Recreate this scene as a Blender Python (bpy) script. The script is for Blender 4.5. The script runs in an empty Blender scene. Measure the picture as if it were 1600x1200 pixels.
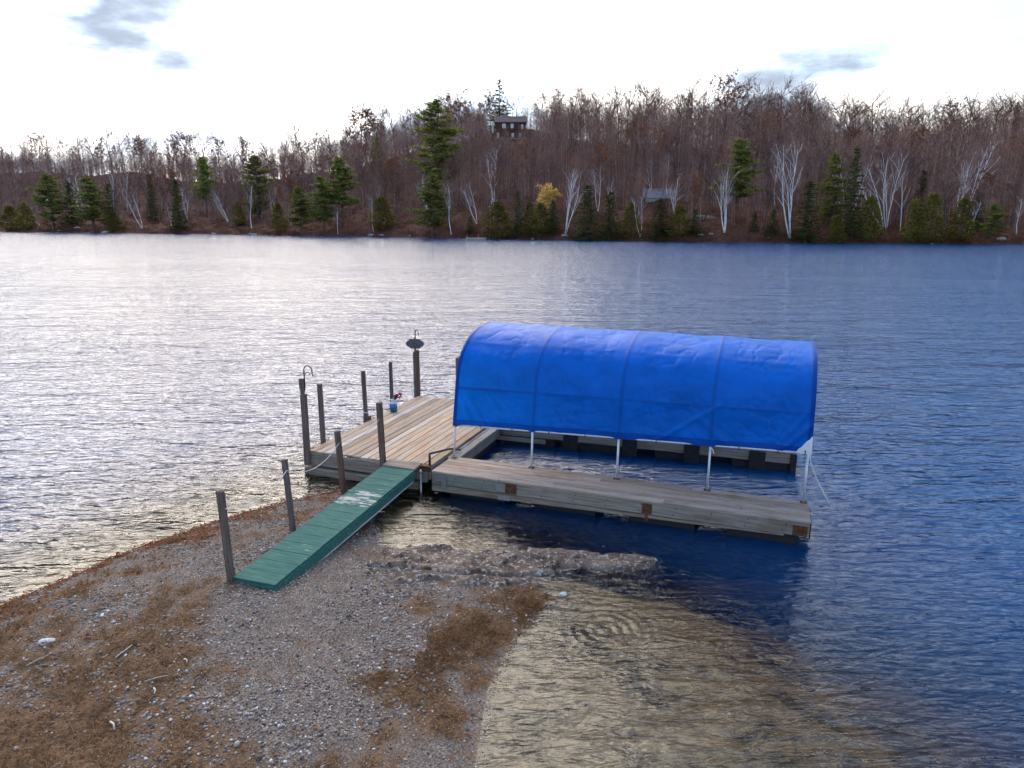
import bpy, math, random
import numpy as np
from mathutils import Vector, Matrix, noise as mnoise

# ------------------------------------------------------------------ camera, sky, sun, exposure
S = bpy.context.scene
F_PX, Y_HOR, CAM_H = 1110.0, 340.0, 5.4
PITCH = math.atan((600 - Y_HOR) / F_PX)
cam_data = bpy.data.cameras.new('camera')
cam_data.sensor_fit = 'HORIZONTAL'
cam_data.sensor_width = 36.0
cam_data.lens = 36.0 * F_PX / 1600.0
cam_data.clip_start = 0.1
cam_data.clip_end = 3000.0
cam = bpy.data.objects.new('camera', cam_data)
S.collection.objects.link(cam)
cam.location = (0, 0, CAM_H)
cam.rotation_euler = (math.pi / 2 - PITCH, 0, 0)
S.camera = cam

SUN_AZ, SUN_EL = math.radians(-19), math.radians(29)      # left of the view, behind thin cloud
SUN_DIR = Vector((math.sin(SUN_AZ) * math.cos(SUN_EL), math.cos(SUN_AZ) * math.cos(SUN_EL), math.sin(SUN_EL)))
W = bpy.data.worlds.new('World')
S.world = W
W.use_nodes = True


def build_sky():
    nt = W.node_tree
    nt.nodes.clear()
    N = nt.nodes.new
    L = nt.links.new
    out = N('ShaderNodeOutputWorld')
    sky = N('ShaderNodeTexSky')
    sky.sky_type = 'NISHITA'
    sky.sun_disc = False
    sky.sun_elevation = SUN_EL
    sky.sun_rotation = SUN_AZ % (2 * math.pi)
    sky.air_density = 1.0
    sky.dust_density = 0.4
    sky.ozone_density = 4.0
    bg_sky = N('ShaderNodeBackground')
    bg_sky.inputs[1].default_value = 0.145
    L(sky.outputs[0], bg_sky.inputs[0])
    tc = N('ShaderNodeTexCoord')
    sep = N('ShaderNodeSeparateXYZ')
    L(tc.outputs['Generated'], sep.inputs[0])

    def M(op, a, b=None, c=None, clamp=False):
        n = N('ShaderNodeMath')
        n.operation = op
        n.use_clamp = clamp
        for i, v in enumerate((a, b, c)):
            if v is None:
                continue
            if isinstance(v, (int, float)):
                n.inputs[i].default_value = v
            else:
                L(v, n.inputs[i])
        return n.outputs[0]

    def smooth(v, lo, hi):
        n = N('ShaderNodeMapRange')
        n.interpolation_type = 'SMOOTHSTEP'
        L(v, n.inputs[0])
        n.inputs[1].default_value = lo
        n.inputs[2].default_value = hi
        return n.outputs[0]
    # a cloud sheet seen in perspective
    zz = M('ADD', M('MAXIMUM', sep.outputs[2], 0.0), 0.16)
    cx = M('DIVIDE', sep.outputs[0], zz)
    cy = M('DIVIDE', sep.outputs[1], zz)
    com = N('ShaderNodeCombineXYZ')
    L(cx, com.inputs[0])
    L(cy, com.inputs[1])

    def cloud_noise(scale, det, rough, off):
        mp = N('ShaderNodeMapping')
        mp.inputs['Location'].default_value = off
        L(com.outputs[0], mp.inputs[0])
        n = N('ShaderNodeTexNoise')
        n.inputs['Scale'].default_value = scale
        n.inputs['Detail'].default_value = det
        n.inputs['Roughness'].default_value = rough
        L(mp.outputs[0], n.inputs[0])
        return n.outputs[0]
    n1 = cloud_noise(0.85, 7, 0.58, (1.6, 4.4, 0))
    n2 = cloud_noise(1.35, 6, 0.52, (4.4, 13.7, 3))
    dotn = N('ShaderNodeVectorMath')
    dotn.operation = 'DOT_PRODUCT'
    L(tc.outputs['Generated'], dotn.inputs[0])
    dotn.inputs[1].default_value = SUN_DIR
    cosang = dotn.outputs['Value']
    near_sun = smooth(cosang, 0.62, 0.95)
    halo = smooth(cosang, 0.55, 0.97)
    low = M('SUBTRACT', 1.0, smooth(sep.outputs[2], 0.05, 0.30))
    # cover: a broken sheet, thicker towards the veiled sun and towards the horizon
    cov = M('ADD', n1, M('ADD', M('MULTIPLY', near_sun, 0.15), M('MULTIPLY', low, 0.17)))
    mask = smooth(cov, 0.52, 0.67)
    veil = M('MULTIPLY', low, 0.55)
    mask = M('MAXIMUM', mask, veil)
    # brightness of the cloud: bright rims near the sun, blue grey bellies
    belly = smooth(n2, 0.44, 0.68)
    base = M('MULTIPLY', 0.56, M('SUBTRACT', 1.0, M('MULTIPLY', belly, 0.54)))
    lit = M('MULTIPLY', M('MULTIPLY', halo, 1.2), M('SUBTRACT', 1.0, M('MULTIPLY', belly, 0.97)))
    bright = M('ADD', base, lit)
    colr = N('ShaderNodeMix')
    colr.data_type = 'RGBA'
    L(belly, colr.inputs[0])
    colr.inputs[6].default_value = (1.0, 0.96, 0.91, 1)
    colr.inputs[7].default_value = (0.68, 0.80, 1.0, 1)
    bg_c = N('ShaderNodeBackground')
    L(colr.outputs[2], bg_c.inputs[0])
    L(bright, bg_c.inputs[1])
    mix = N('ShaderNodeMixShader')
    L(mask, mix.inputs[0])
    L(bg_sky.outputs[0], mix.inputs[1])
    L(bg_c.outputs[0], mix.inputs[2])
    L(mix.outputs[0], out.inputs[0])


build_sky()
sun_data = bpy.data.lights.new('sun', 'SUN')
sun_data.energy = 0.9
sun_data.angle = math.radians(50)
sun_data.color = (1.0, 0.83, 0.62)
sun = bpy.data.objects.new('sun', sun_data)
S.collection.objects.link(sun)
sun.rotation_euler = (-SUN_DIR).to_track_quat('-Z', 'Y').to_euler()
S.view_settings.view_transform = 'Standard'
S.view_settings.look = 'None'
S.view_settings.exposure = 1.4
S.view_settings.gamma = 1.0
S.view_settings.use_curve_mapping = False
S.render.engine = 'CYCLES'
S.cycles.use_denoising = True
S.cycles.max_bounces = 5
S.cycles.diffuse_bounces = 2
S.cycles.glossy_bounces = 3
S.cycles.transparent_max_bounces = 12
S.cycles.use_adaptive_sampling = True
S.cycles.adaptive_threshold = 0.035
S.cycles.adaptive_min_samples = 16
S.cycles.caustics_reflective = False
S.cycles.caustics_refractive = False

# ------------------------------------------------------------------ helpers
C = S.collection
rng = np.random.default_rng(7)
random.seed(7)


def ray(px, py):
    a, b = (px - 800) / F_PX, (py - 600) / F_PX
    return np.array([a, math.cos(PITCH) - b * math.sin(PITCH), -math.sin(PITCH) - b * math.cos(PITCH)])


def at(px, py, z=None, Y=None):
    """where the line of sight through a photo point meets a height z or a distance Y"""
    d = ray(px, py)
    t = (z - CAM_H) / d[2] if Y is None else Y / d[1]
    return np.array([0, 0, CAM_H]) + d * t


def tag(o, label=None, cat=None, group=None, kind=None):
    for k, v in (('label', label), ('category', cat), ('group', group), ('kind', kind)):
        if v:
            o[k] = v
    return o


def link(name, me, parent=None):
    o = bpy.data.objects.new(name, me)
    C.objects.link(o)
    if parent is not None:
        o.parent = parent
    return o


def empty(name, loc=(0, 0, 0), rz=0.0):
    o = bpy.data.objects.new(name, None)
    o.empty_display_size = 0.2
    C.objects.link(o)
    o.location = loc
    o.rotation_euler = (0, 0, rz)
    return o


def np_mesh(name, V, Fc, mat=None, smooth=False):
    """mesh from arrays: V (n,3), Fc (m,3) or (m,4)"""
    V = np.asarray(V, dtype=np.float32)
    Fc = np.asarray(Fc, dtype=np.int32)
    me = bpy.data.meshes.new(name)
    k = Fc.shape[1]
    me.vertices.add(len(V))
    me.vertices.foreach_set('co', V.ravel())
    me.loops.add(Fc.size)
    me.loops.foreach_set('vertex_index', Fc.ravel())
    me.polygons.add(len(Fc))
    me.polygons.foreach_set('loop_start', np.arange(0, Fc.size, k, dtype=np.int32))
    me.polygons.foreach_set('loop_total', np.full(len(Fc), k, dtype=np.int32))
    if smooth:
        me.polygons.foreach_set('use_smooth', np.ones(len(Fc), dtype=bool))
    me.update(calc_edges=True)
    me.validate()
    if mat is not None:
        me.materials.append(mat)
    return me


class MB:
    """collects simple shapes into one mesh"""
    def __init__(self):
        self.v, self.f = [], []

    def poly(self, vs, fs):
        n = len(self.v)
        self.v += [tuple(map(float, p)) for p in vs]
        self.f += [tuple(i + n for i in f) for f in fs]
        return self

    def box(self, x0, x1, y0, y1, z0, z1, c=0.0, jit=0.0):
        """box with its long edges chamfered by c"""
        if c <= 0:
            p = [(x, y, z) for x in (x0, x1) for y in (y0, y1) for z in (z0, z1)]
            return self.poly(p, [(0, 1, 3, 2), (4, 6, 7, 5), (0, 4, 5, 1), (2, 3, 7, 6), (0, 2, 6, 4), (1, 5, 7, 3)])
        lx, ly, lz = x1 - x0, y1 - y0, z1 - z0
        ax = int(np.argmax((lx, ly, lz)))
        lo, hi = (x0, y0, z0), (x1, y1, z1)
        o = [i for i in range(3) if i != ax]
        ring = [(lo[o[0]] + c, lo[o[1]]), (hi[o[0]] - c, lo[o[1]]), (hi[o[0]], lo[o[1]] + c), (hi[o[0]], hi[o[1]] - c),
                (hi[o[0]] - c, hi[o[1]]), (lo[o[0]] + c, hi[o[1]]), (lo[o[0]], hi[o[1]] - c), (lo[o[0]], lo[o[1]] + c)]
        vs = []
        for e in (lo[ax], hi[ax]):
            for (p, q) in ring:
                w = [0, 0, 0]
                w[ax] = e
                w[o[0]] = p + random.uniform(-jit, jit)
                w[o[1]] = q + random.uniform(-jit, jit)
                vs.append(w)
        fs = [tuple(range(8))[::-1], tuple(range(8, 16))] + [(i, (i + 1) % 8, 8 + (i + 1) % 8, 8 + i) for i in range(8)]
        return self.poly(vs, fs)

    def tube(self, pts, rad, n=8, cap=True):
        pts = [Vector(p) for p in pts]
        rad = [rad] * len(pts) if isinstance(rad, (int, float)) else rad
        vs, fs = [], []
        up = None
        for i, p in enumerate(pts):
            d = (pts[min(i + 1, len(pts) - 1)] - pts[max(i - 1, 0)]).normalized()
            if up is None:
                up = Vector((0, 0, 1)) if abs(d.z) < 0.9 else Vector((1, 0, 0))
            s = d.cross(up)
            if s.length < 1e-5:
                s = d.cross(Vector((0.3, 1, 0.2)))
            s.normalize()
            up = s.cross(d).normalized()
            for k in range(n):
                a = 2 * math.pi * k / n
                vs.append(p + (s * math.cos(a) + up * math.sin(a)) * rad[i])
        for i in range(len(pts) - 1):
            for k in range(n):
                fs.append((i * n + k, i * n + (k + 1) % n, (i + 1) * n + (k + 1) % n, (i + 1) * n + k))
        if cap:
            fs += [tuple(range(n))[::-1], tuple(range((len(pts) - 1) * n, len(pts) * n))]
        return self.poly(vs, fs)

    def lathe(self, prof, n=20, cx=0.0, cy=0.0):
        vs = [(cx + r * math.cos(2 * math.pi * k / n), cy + r * math.sin(2 * math.pi * k / n), z) for r, z in prof for k in range(n)]
        fs = [(i * n + k, i * n + (k + 1) % n, (i + 1) * n + (k + 1) % n, (i + 1) * n + k) for i in range(len(prof) - 1) for k in range(n)]
        fs += [tuple(range(n))[::-1], tuple(range((len(prof) - 1) * n, len(prof) * n))]
        return self.poly(vs, fs)

    def mesh(self, name, mat, smooth=False):
        me = bpy.data.meshes.new(name)
        me.from_pydata(self.v, [], self.f)
        me.update()
        if mat is not None:
            me.materials.append(mat)
        if smooth:
            for p in me.polygons:
                p.use_smooth = len(p.vertices) == 4
        return me

    def build(self, name, mat, parent=None, smooth=False):
        return link(name, self.mesh(name, mat, smooth), parent)


# ------------------------------------------------------------------ materials
class NT:
    def __init__(self, name):
        self.m = bpy.data.materials.new(name)
        self.m.use_nodes = True
        self.nt = self.m.node_tree
        self.nt.nodes.clear()
        self.out = self.nt.nodes.new('ShaderNodeOutputMaterial')

    def n(self, kind, **kw):
        nd = self.nt.nodes.new('ShaderNode' + kind)
        for k, v in kw.items():
            setattr(nd, k, v)
        return nd

    def put(self, sock, v):
        if isinstance(v, bpy.types.NodeSocket):
            self.nt.links.new(v, sock)
        elif isinstance(v, (tuple, list)) and len(v) == 3 and sock.type == 'RGBA':
            sock.default_value = (*v, 1)
        else:
            sock.default_value = v

    def math(self, op, a, b=None, clamp=False):
        nd = self.n('Math', operation=op, use_clamp=clamp)
        self.put(nd.inputs[0], a)
        if b is not None:
            self.put(nd.inputs[1], b)
        return nd.outputs[0]

    def mix(self, fac, a, b, mode='MIX'):
        nd = self.n('Mix', data_type='RGBA', blend_type=mode)
        self.put(nd.inputs[0], fac)
        self.put(nd.inputs[6], a)
        self.put(nd.inputs[7], b)
        return nd.outputs[2]

    def noise(self, vec, scale, detail=4, rough=0.55, dist=0.0):
        nd = self.n('TexNoise')
        if vec is not None:
            self.put(nd.inputs['Vector'], vec)
        nd.inputs['Scale'].default_value = scale
        nd.inputs['Detail'].default_value = detail
        nd.inputs['Roughness'].default_value = rough
        nd.inputs['Distortion'].default_value = dist
        return nd.outputs[0]

    def voronoi(self, vec, scale, feature='F1'):
        nd = self.n('TexVoronoi', feature=feature)
        self.put(nd.inputs['Vector'], vec)
        nd.inputs['Scale'].default_value = scale
        return nd

    def mapping(self, vec, scale=(1, 1, 1), rot=(0, 0, 0), loc=(0, 0, 0)):
        nd = self.n('Mapping')
        self.put(nd.inputs[0], vec)
        nd.inputs['Scale'].default_value = scale
        nd.inputs['Rotation'].default_value = rot
        nd.inputs['Location'].default_value = loc
        return nd.outputs[0]

    def ramp(self, v, lo, hi, a=0.0, b=1.0):
        nd = self.n('MapRange', interpolation_type='SMOOTHSTEP')
        self.put(nd.inputs[0], v)
        for i, x in enumerate((lo, hi, a, b)):
            nd.inputs[i + 1].default_value = x
        return nd.outputs[0]

    def bump(self, h, strength=0.3, dist=0.02, normal=None):
        nd = self.n('Bump')
        self.put(nd.inputs['Height'], h)
        self.put(nd.inputs['Strength'], strength)
        nd.inputs['Distance'].default_value = dist
        if normal is not None:
            self.put(nd.inputs['Normal'], normal)
        return nd.outputs[0]

    def coord(self, which='Object'):
        return self.n('TexCoord').outputs[which]

    def pos(self):
        return self.n('NewGeometry').outputs['Position']

    def attr(self, name):
        return self.n('Attribute', attribute_name=name).outputs['Fac']

    def principled(self, col, rough=0.8, normal=None, metal=0.0, spec=0.3, **kw):
        b = self.n('BsdfPrincipled')
        self.put(b.inputs['Base Color'], col)
        self.put(b.inputs['Roughness'], rough)
        self.put(b.inputs['Metallic'], metal)
        self.put(b.inputs['Specular IOR Level'], spec)
        if normal is not None:
            self.put(b.inputs['Normal'], normal)
        for k, v in kw.items():
            self.put(b.inputs[k], v)
        return b.outputs[0]

    def done(self, sh):
        self.nt.links.new(sh, self.out.inputs[0])
        return self.m


def wood_mat(name, c1, c2, stain, axis=1, stain_amt=0.5, vary=0.35, rough=0.92):
    t = NT(name)
    oi = t.n('ObjectInfo')
    co = t.coord('Object')
    off = t.n('VectorMath', operation='SCALE')
    t.put(off.inputs[0], (13.0, 29.0, 17.0))
    t.put(off.inputs['Scale'], t.math('MULTIPLY', oi.outputs['Random'], 7.0))
    add = t.n('VectorMath', operation='ADD')
    t.put(add.inputs[0], co)
    t.put(add.inputs[1], off.outputs[0])
    sc = [38.0, 38.0, 38.0]
    sc[axis] = 1.6
    g = t.noise(t.mapping(add.outputs[0], tuple(sc)), 1.0, 5, 0.6, 0.3)
    big = t.noise(add.outputs[0], 1.3, 4, 0.6)
    fine = t.noise(add.outputs[0], 60.0, 3, 0.6)
    col = t.mix(t.ramp(g, 0.3, 0.72), c1, c2)
    col = t.mix(t.math('MULTIPLY', t.ramp(big, 0.5, 0.72), stain_amt), col, stain)
    col = t.mix(t.ramp(fine, 0.55, 0.8, 0.0, 0.25), col, tuple(x * 0.45 for x in c2))
    val = t.math('ADD', 1.0 - vary * 0.5, t.math('MULTIPLY', oi.outputs['Random'], vary))
    hs = t.n('HueSaturation')
    t.put(hs.inputs['Color'], col)
    t.put(hs.inputs['Value'], val)
    t.put(hs.inputs['Saturation'], t.math('ADD', 0.75, t.math('MULTIPLY', t.math('FRACT', t.math('MULTIPLY', oi.outputs['Random'], 7.31)), 0.6)))
    return t.done(t.principled(hs.outputs[0], rough, t.bump(g, 0.35, 0.006), spec=0.08))


def plain_mat(name, col, rough=0.7, metal=0.0, var=0.2, scale=12.0, bump=0.15, spec=0.3, island=False):
    t = NT(name)
    nz = t.noise(t.coord('Object'), scale, 5, 0.6)
    c = t.mix(t.ramp(nz, 0.3, 0.75), tuple(x * (1 - var) for x in col), tuple(min(1, x * (1 + var)) for x in col))
    if island:
        hs = t.n('HueSaturation')
        r = t.n('NewGeometry').outputs['Random Per Island']
        t.put(hs.inputs['Color'], c)
        t.put(hs.inputs['Value'], t.math('ADD', 0.55, t.math('MULTIPLY', r, 0.9)))
        c = hs.outputs[0]
    return t.done(t.principled(c, rough, t.bump(nz, bump, 0.01), metal, spec))


def leaf_mat(name, a, b, trans=0.25, rough=0.7):
    """foliage: two tones mixed face by face, some light let through"""
    t = NT(name)
    r = t.n('NewGeometry').outputs['Random Per Island']
    oi = t.n('ObjectInfo').outputs['Random']
    c = t.mix(r, a, b)
    hs = t.n('HueSaturation')
    t.put(hs.inputs['Color'], c)
    t.put(hs.inputs['Value'], t.math('ADD', 0.8, t.math('MULTIPLY', oi, 0.4)))
    t.put(hs.inputs['Hue'], t.math('ADD', 0.485, t.math('MULTIPLY', oi, 0.03)))
    df = t.n('BsdfDiffuse')
    t.put(df.inputs[0], hs.outputs[0])
    d = df.outputs[0]
    if trans <= 0:
        return t.done(d)
    tr = t.n('BsdfTranslucent')
    t.put(tr.inputs[0], hs.outputs[0])
    mx = t.n('MixShader')
    mx.inputs[0].default_value = trans
    t.nt.links.new(d, mx.inputs[1])
    t.nt.links.new(tr.outputs[0], mx.inputs[2])
    return t.done(mx.outputs[0])


DECK = wood_mat('deck_wood', (0.52, 0.41, 0.315), (0.33, 0.245, 0.18), (0.42, 0.235, 0.12), 1, 0.6, 0.62)
DECKX = wood_mat('finger_deck_wood', (0.47, 0.38, 0.305), (0.28, 0.21, 0.16), (0.27, 0.135, 0.065), 0, 0.65, 0.4)
BEAM = wood_mat('weathered_beam', (0.35, 0.30, 0.25), (0.185, 0.15, 0.12), (0.15, 0.11, 0.08), 0, 0.6, 0.3)
BEAMY = wood_mat('weathered_beam_cross', (0.34, 0.31, 0.28), (0.19, 0.165, 0.145), (0.15, 0.11, 0.08), 1, 0.6, 0.3)
GREENBEAM = wood_mat('treated_beam', (0.25, 0.245, 0.18), (0.16, 0.155, 0.11), (0.12, 0.10, 0.07), 0, 0.5, 0.2)
POST = wood_mat('post_wood', (0.19, 0.145, 0.12), (0.085, 0.065, 0.055), (0.14, 0.075, 0.05), 2, 0.5, 0.3)
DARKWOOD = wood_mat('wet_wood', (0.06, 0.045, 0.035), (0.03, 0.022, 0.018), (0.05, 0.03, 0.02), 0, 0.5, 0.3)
GALV = plain_mat('galvanised_steel', (0.36, 0.36, 0.36), 0.42, 0.75, 0.15, 25)
STEELP = plain_mat('pale_pole_steel', (0.62, 0.64, 0.66), 0.45, 0.35, 0.12, 30)
RUST = plain_mat('rusty_iron', (0.12, 0.05, 0.025), 0.85, 0.1, 0.5, 30, 0.4)
IRON = plain_mat('dark_iron', (0.06, 0.045, 0.04), 0.7, 0.4, 0.3, 30)
RUBBER = plain_mat('black_rubber', (0.018, 0.018, 0.02), 0.75, 0, 0.3, 20)
ROPE = plain_mat('white_rope', (0.66, 0.64, 0.60), 0.9, 0, 0.15, 60)
PLASTIC_W = plain_mat('white_sheet', (0.78, 0.79, 0.80), 0.6, 0, 0.05, 8)


def tarp_mat(name, col):
    t = NT(name)
    co = t.coord('Object')
    nz = t.noise(co, 2.2, 6, 0.6)
    weave = t.noise(co, 45, 3, 0.6)
    c = t.mix(t.ramp(nz, 0.3, 0.7), tuple(x * 0.86 for x in col), tuple(min(1, x * 1.1) for x in col))
    # shade lines of hoops and purlins, painted into the sheet colour
    c = t.mix(t.math('MULTIPLY', t.attr('frame_shade'), 0.42), c, (0.004, 0.035, 0.20))
    h = t.math('ADD', t.math('MULTIPLY', nz, 0.7), t.math('MULTIPLY', weave, 0.12))
    b = t.bump(h, 0.35, 0.03)
    d = t.principled(c, 0.48, b, spec=0.16)
    tr = t.n('BsdfTranslucent')
    t.put(tr.inputs[0], c)
    t.put(tr.inputs['Normal'], b)
    mx = t.n('MixShader')
    mx.inputs[0].default_value = 0.22
    t.nt.links.new(d, mx.inputs[1])
    t.nt.links.new(tr.outputs[0], mx.inputs[2])
    return t.done(mx.outputs[0])


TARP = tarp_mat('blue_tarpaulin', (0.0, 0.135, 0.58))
HEM = tarp_mat('blue_tarpaulin_hem', (0.0, 0.070, 0.36))


def paint_mat():
    """teal paint on planks, scuffed to bare pale wood where feet and weather wore it"""
    t = NT('worn_teal_paint')
    oi = t.n('ObjectInfo')
    co = t.coord('Object')
    off = t.n('VectorMath', operation='ADD')
    t.put(off.inputs[0], co)
    cb = t.n('CombineXYZ')
    t.put(cb.inputs[2], t.math('MULTIPLY', oi.outputs['Random'], 40.0))
    t.put(off.inputs[1], cb.outputs[0])
    v = off.outputs[0]
    big = t.noise(v, 3.0, 5, 0.65)
    st = t.noise(t.mapping(v, (3.0, 30.0, 30.0)), 1.0, 5, 0.65)
    worn = t.n('ObjectInfo').outputs['Alpha']           # per plank wear, set as the plank's object colour
    w = t.math('ADD', t.math('ADD', t.math('MULTIPLY', big, 0.35), t.math('MULTIPLY', st, 0.65)), worn)
    m = t.ramp(w, 0.69, 0.77)
    teal = t.mix(t.ramp(st, 0.3, 0.8), (0.030, 0.105, 0.086), (0.080, 0.190, 0.155))
    bare = t.mix(st, (0.62, 0.62, 0.58), (0.40, 0.36, 0.30))
    c = t.mix(m, teal, bare)
    return t.done(t.principled(c, 0.8, t.bump(st, 0.25, 0.004), spec=0.12))


TEAL = paint_mat()

# ------------------------------------------------------------------ shape of the land
LAND = np.array([(-60, -60), (-34, -22), (-15, -6), (-9.6, 3.5), (-7.33, 9.19), (-6.87, 9.93), (-6.40, 10.89), (-5.31, 12.19), (-4.39, 13.04),
                 (-3.52, 13.61), (-2.9, 13.5), (-2.55, 12.3), (-2.28, 11.13), (-1.6, 10.75), (-0.4, 10.3), (0.35, 9.75), (0.56, 9.36), (0.0, 8.32), (-0.30, 7.28),
                 (-0.39, 6.09), (-0.3, 3.5), (1.2, -1.5), (8, -9), (30, -22), (60, -60)], float)


def land_sd(P):
    """signed distance to the near shoreline, positive on land"""
    P = np.asarray(P, float)
    best = np.full(len(P), 1e9)
    inside = np.zeros(len(P), bool)
    n = len(LAND)
    for i in range(n):
        a, b = LAND[i], LAND[(i + 1) % n]
        ab = b - a
        t = np.clip(((P - a) @ ab) / (ab @ ab), 0, 1)
        best = np.minimum(best, np.linalg.norm(P - a - t[:, None] * ab, axis=1))
        cond = ((a[1] > P[:, 1]) != (b[1] > P[:, 1]))
        xi = a[0] + (P[:, 1] - a[1]) / (ab[1] if ab[1] else 1e-9) * ab[0]
        inside ^= cond & (P[:, 0] < xi)
    return np.where(inside, best, -best)


def fbm(P, scale, octv=4, seed=0.0):
    return np.array([mnoise.fractal(Vector((p[0] * scale + seed, p[1] * scale - seed, seed * 0.7)), 1.0, 2.0, octv) for p in P])


def near_h(P, sd=None, nz=None):
    P = np.asarray(P, float)
    sd = land_sd(P) if sd is None else sd
    nz = fbm(P, 0.8, 4, 3.0) if nz is None else nz
    s = np.clip((P[:, 0] + 4.5) / 4.0, 0, 1)
    slope = 0.36 * (1 - s) + 0.105 * s
    slope = slope + 0.17 * np.clip((P[:, 1] + 0.6 * nz - 7.4) / 3.6, 0, 1) ** 1.4 * s
    up = 0.22 * (1 - np.exp(-np.maximum(sd, 0) / 1.5)) + np.minimum(np.maximum(sd, 0), 1) * nz * 0.035
    dn = -slope * np.maximum(-sd, 0) - 0.016 * np.minimum(np.maximum(-sd, 0), 6) ** 2 + np.minimum(np.maximum(-sd, 0), 1.5) * nz * 0.05
    shoal = 0.45 * np.exp(-((P[:, 1] - 6.0) / 1.7) ** 2) * np.clip((P[:, 0] + 1.5) / 1.5, 0, 1) * np.clip((9.0 - P[:, 0]) / 5.0, 0, 1)
    dn = dn * (1 - shoal)
    return np.maximum(np.where(sd > 0, up, dn), -6.0)


# far shore and hill
SX = np.array([-900, -350, -202, -82, 0, 55, 108, 200, 400, 900.])
SY = np.array([520, 345, 286, 233, 185, 157, 153, 158, 190, 320.])


def shore_y(x):
    # softened so the shore has no corners, plus small coves
    x = np.asarray(x, float)
    s = sum(np.interp(x + o, SX, SY) for o in (-18, -9, 0, 9, 18)) / 5
    return s + 1.6 * np.sin(x * 0.11) + 1.0 * np.sin(x * 0.23 + 1.3)


SKX = np.array([-900, -300, 0, 100, 250, 330, 400, 450, 520, 600, 680, 780, 900, 1000, 1150, 1250, 1350, 1420, 1480, 1600, 1900, 2600.])
SKT = np.array([225, 215, 212, 208, 207, 213, 216, 207, 192, 167, 152, 142, 127, 120, 126, 131, 150, 160, 143, 134, 140, 160.])


def k_of(py):
    b = (py - 600) / F_PX
    return (-math.sin(PITCH) - b * math.cos(PITCH)) / (math.cos(PITCH) - b * math.sin(PITCH))


def ridge_depth(xp):
    return np.interp(xp, [0, 500, 900, 1600], [112, 104, 96, 86])


def hill_h(x, y):
    x, y = np.asarray(x, float), np.asarray(y, float)
    d = (y - shore_y(x)) * 0.92
    xp = np.clip(800 + F_PX * x / np.maximum(y * 0.99, 1), -900, 2600)
    R = ridge_depth(xp)
    yr = shore_y(x) + R / 0.92
    zr = CAM_H + k_of(np.interp(xp, SKX, SKT)) * yr - (22.0 - 6.5 * np.exp(-((xp - 800) / 110) ** 2))
    t = d / R
    g = np.where(t < 1, 0.04 * np.minimum(t / 0.04, 1) + 0.96 * np.clip(t, 0, 1) ** 1.02, 1 - 0.55 * (t - 1))
    z = zr * np.maximum(g, 0.15 * (t > 1))
    und = 0.9 * np.sin(x * 0.09 + y * 0.05) + 0.7 * np.sin(x * 0.05 - y * 0.13 + 2)
    z = z + und * np.clip(t * 3, 0, 1)
    return np.where(d > 0, z, np.maximum(d * 0.35, -6.5))


def hill_hit(px, py):
    """first point of the far ground on the line of sight through a photo point"""
    d = ray(px, py)
    ys = np.linspace(140, 460, 1600)
    X, Z = d[0] / d[1] * ys, CAM_H + d[2] / d[1] * ys
    hz = hill_h(X, ys)
    ok = np.nonzero((hz >= Z) & (hz > -0.5))[0]
    i = ok[0] if len(ok) else int(np.argmin(np.abs(hz - Z)))
    return np.array([X[i], ys[i], float(hz[i])])


# ------------------------------------------------------------------ setting: ground, hillside, lake
def graded(lo, hi, f0, f1, step, grow=1.25):
    a = list(np.arange(f0, f1 + 1e-6, step))
    s, v = step, f1
    while v < hi:
        s *= grow
        v = min(v + s, hi)
        a.append(v)
    s, v = step, f0
    pre = []
    while v > lo:
        s *= grow
        v = max(v - s, lo)
        pre.append(v)
    return np.array(pre[::-1] + a)


def grid_faces(nx, ny):
    i = np.arange(nx * ny).reshape(ny, nx)
    return np.stack([i[:-1, :-1], i[:-1, 1:], i[1:, 1:], i[1:, :-1]], -1).reshape(-1, 4)


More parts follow.
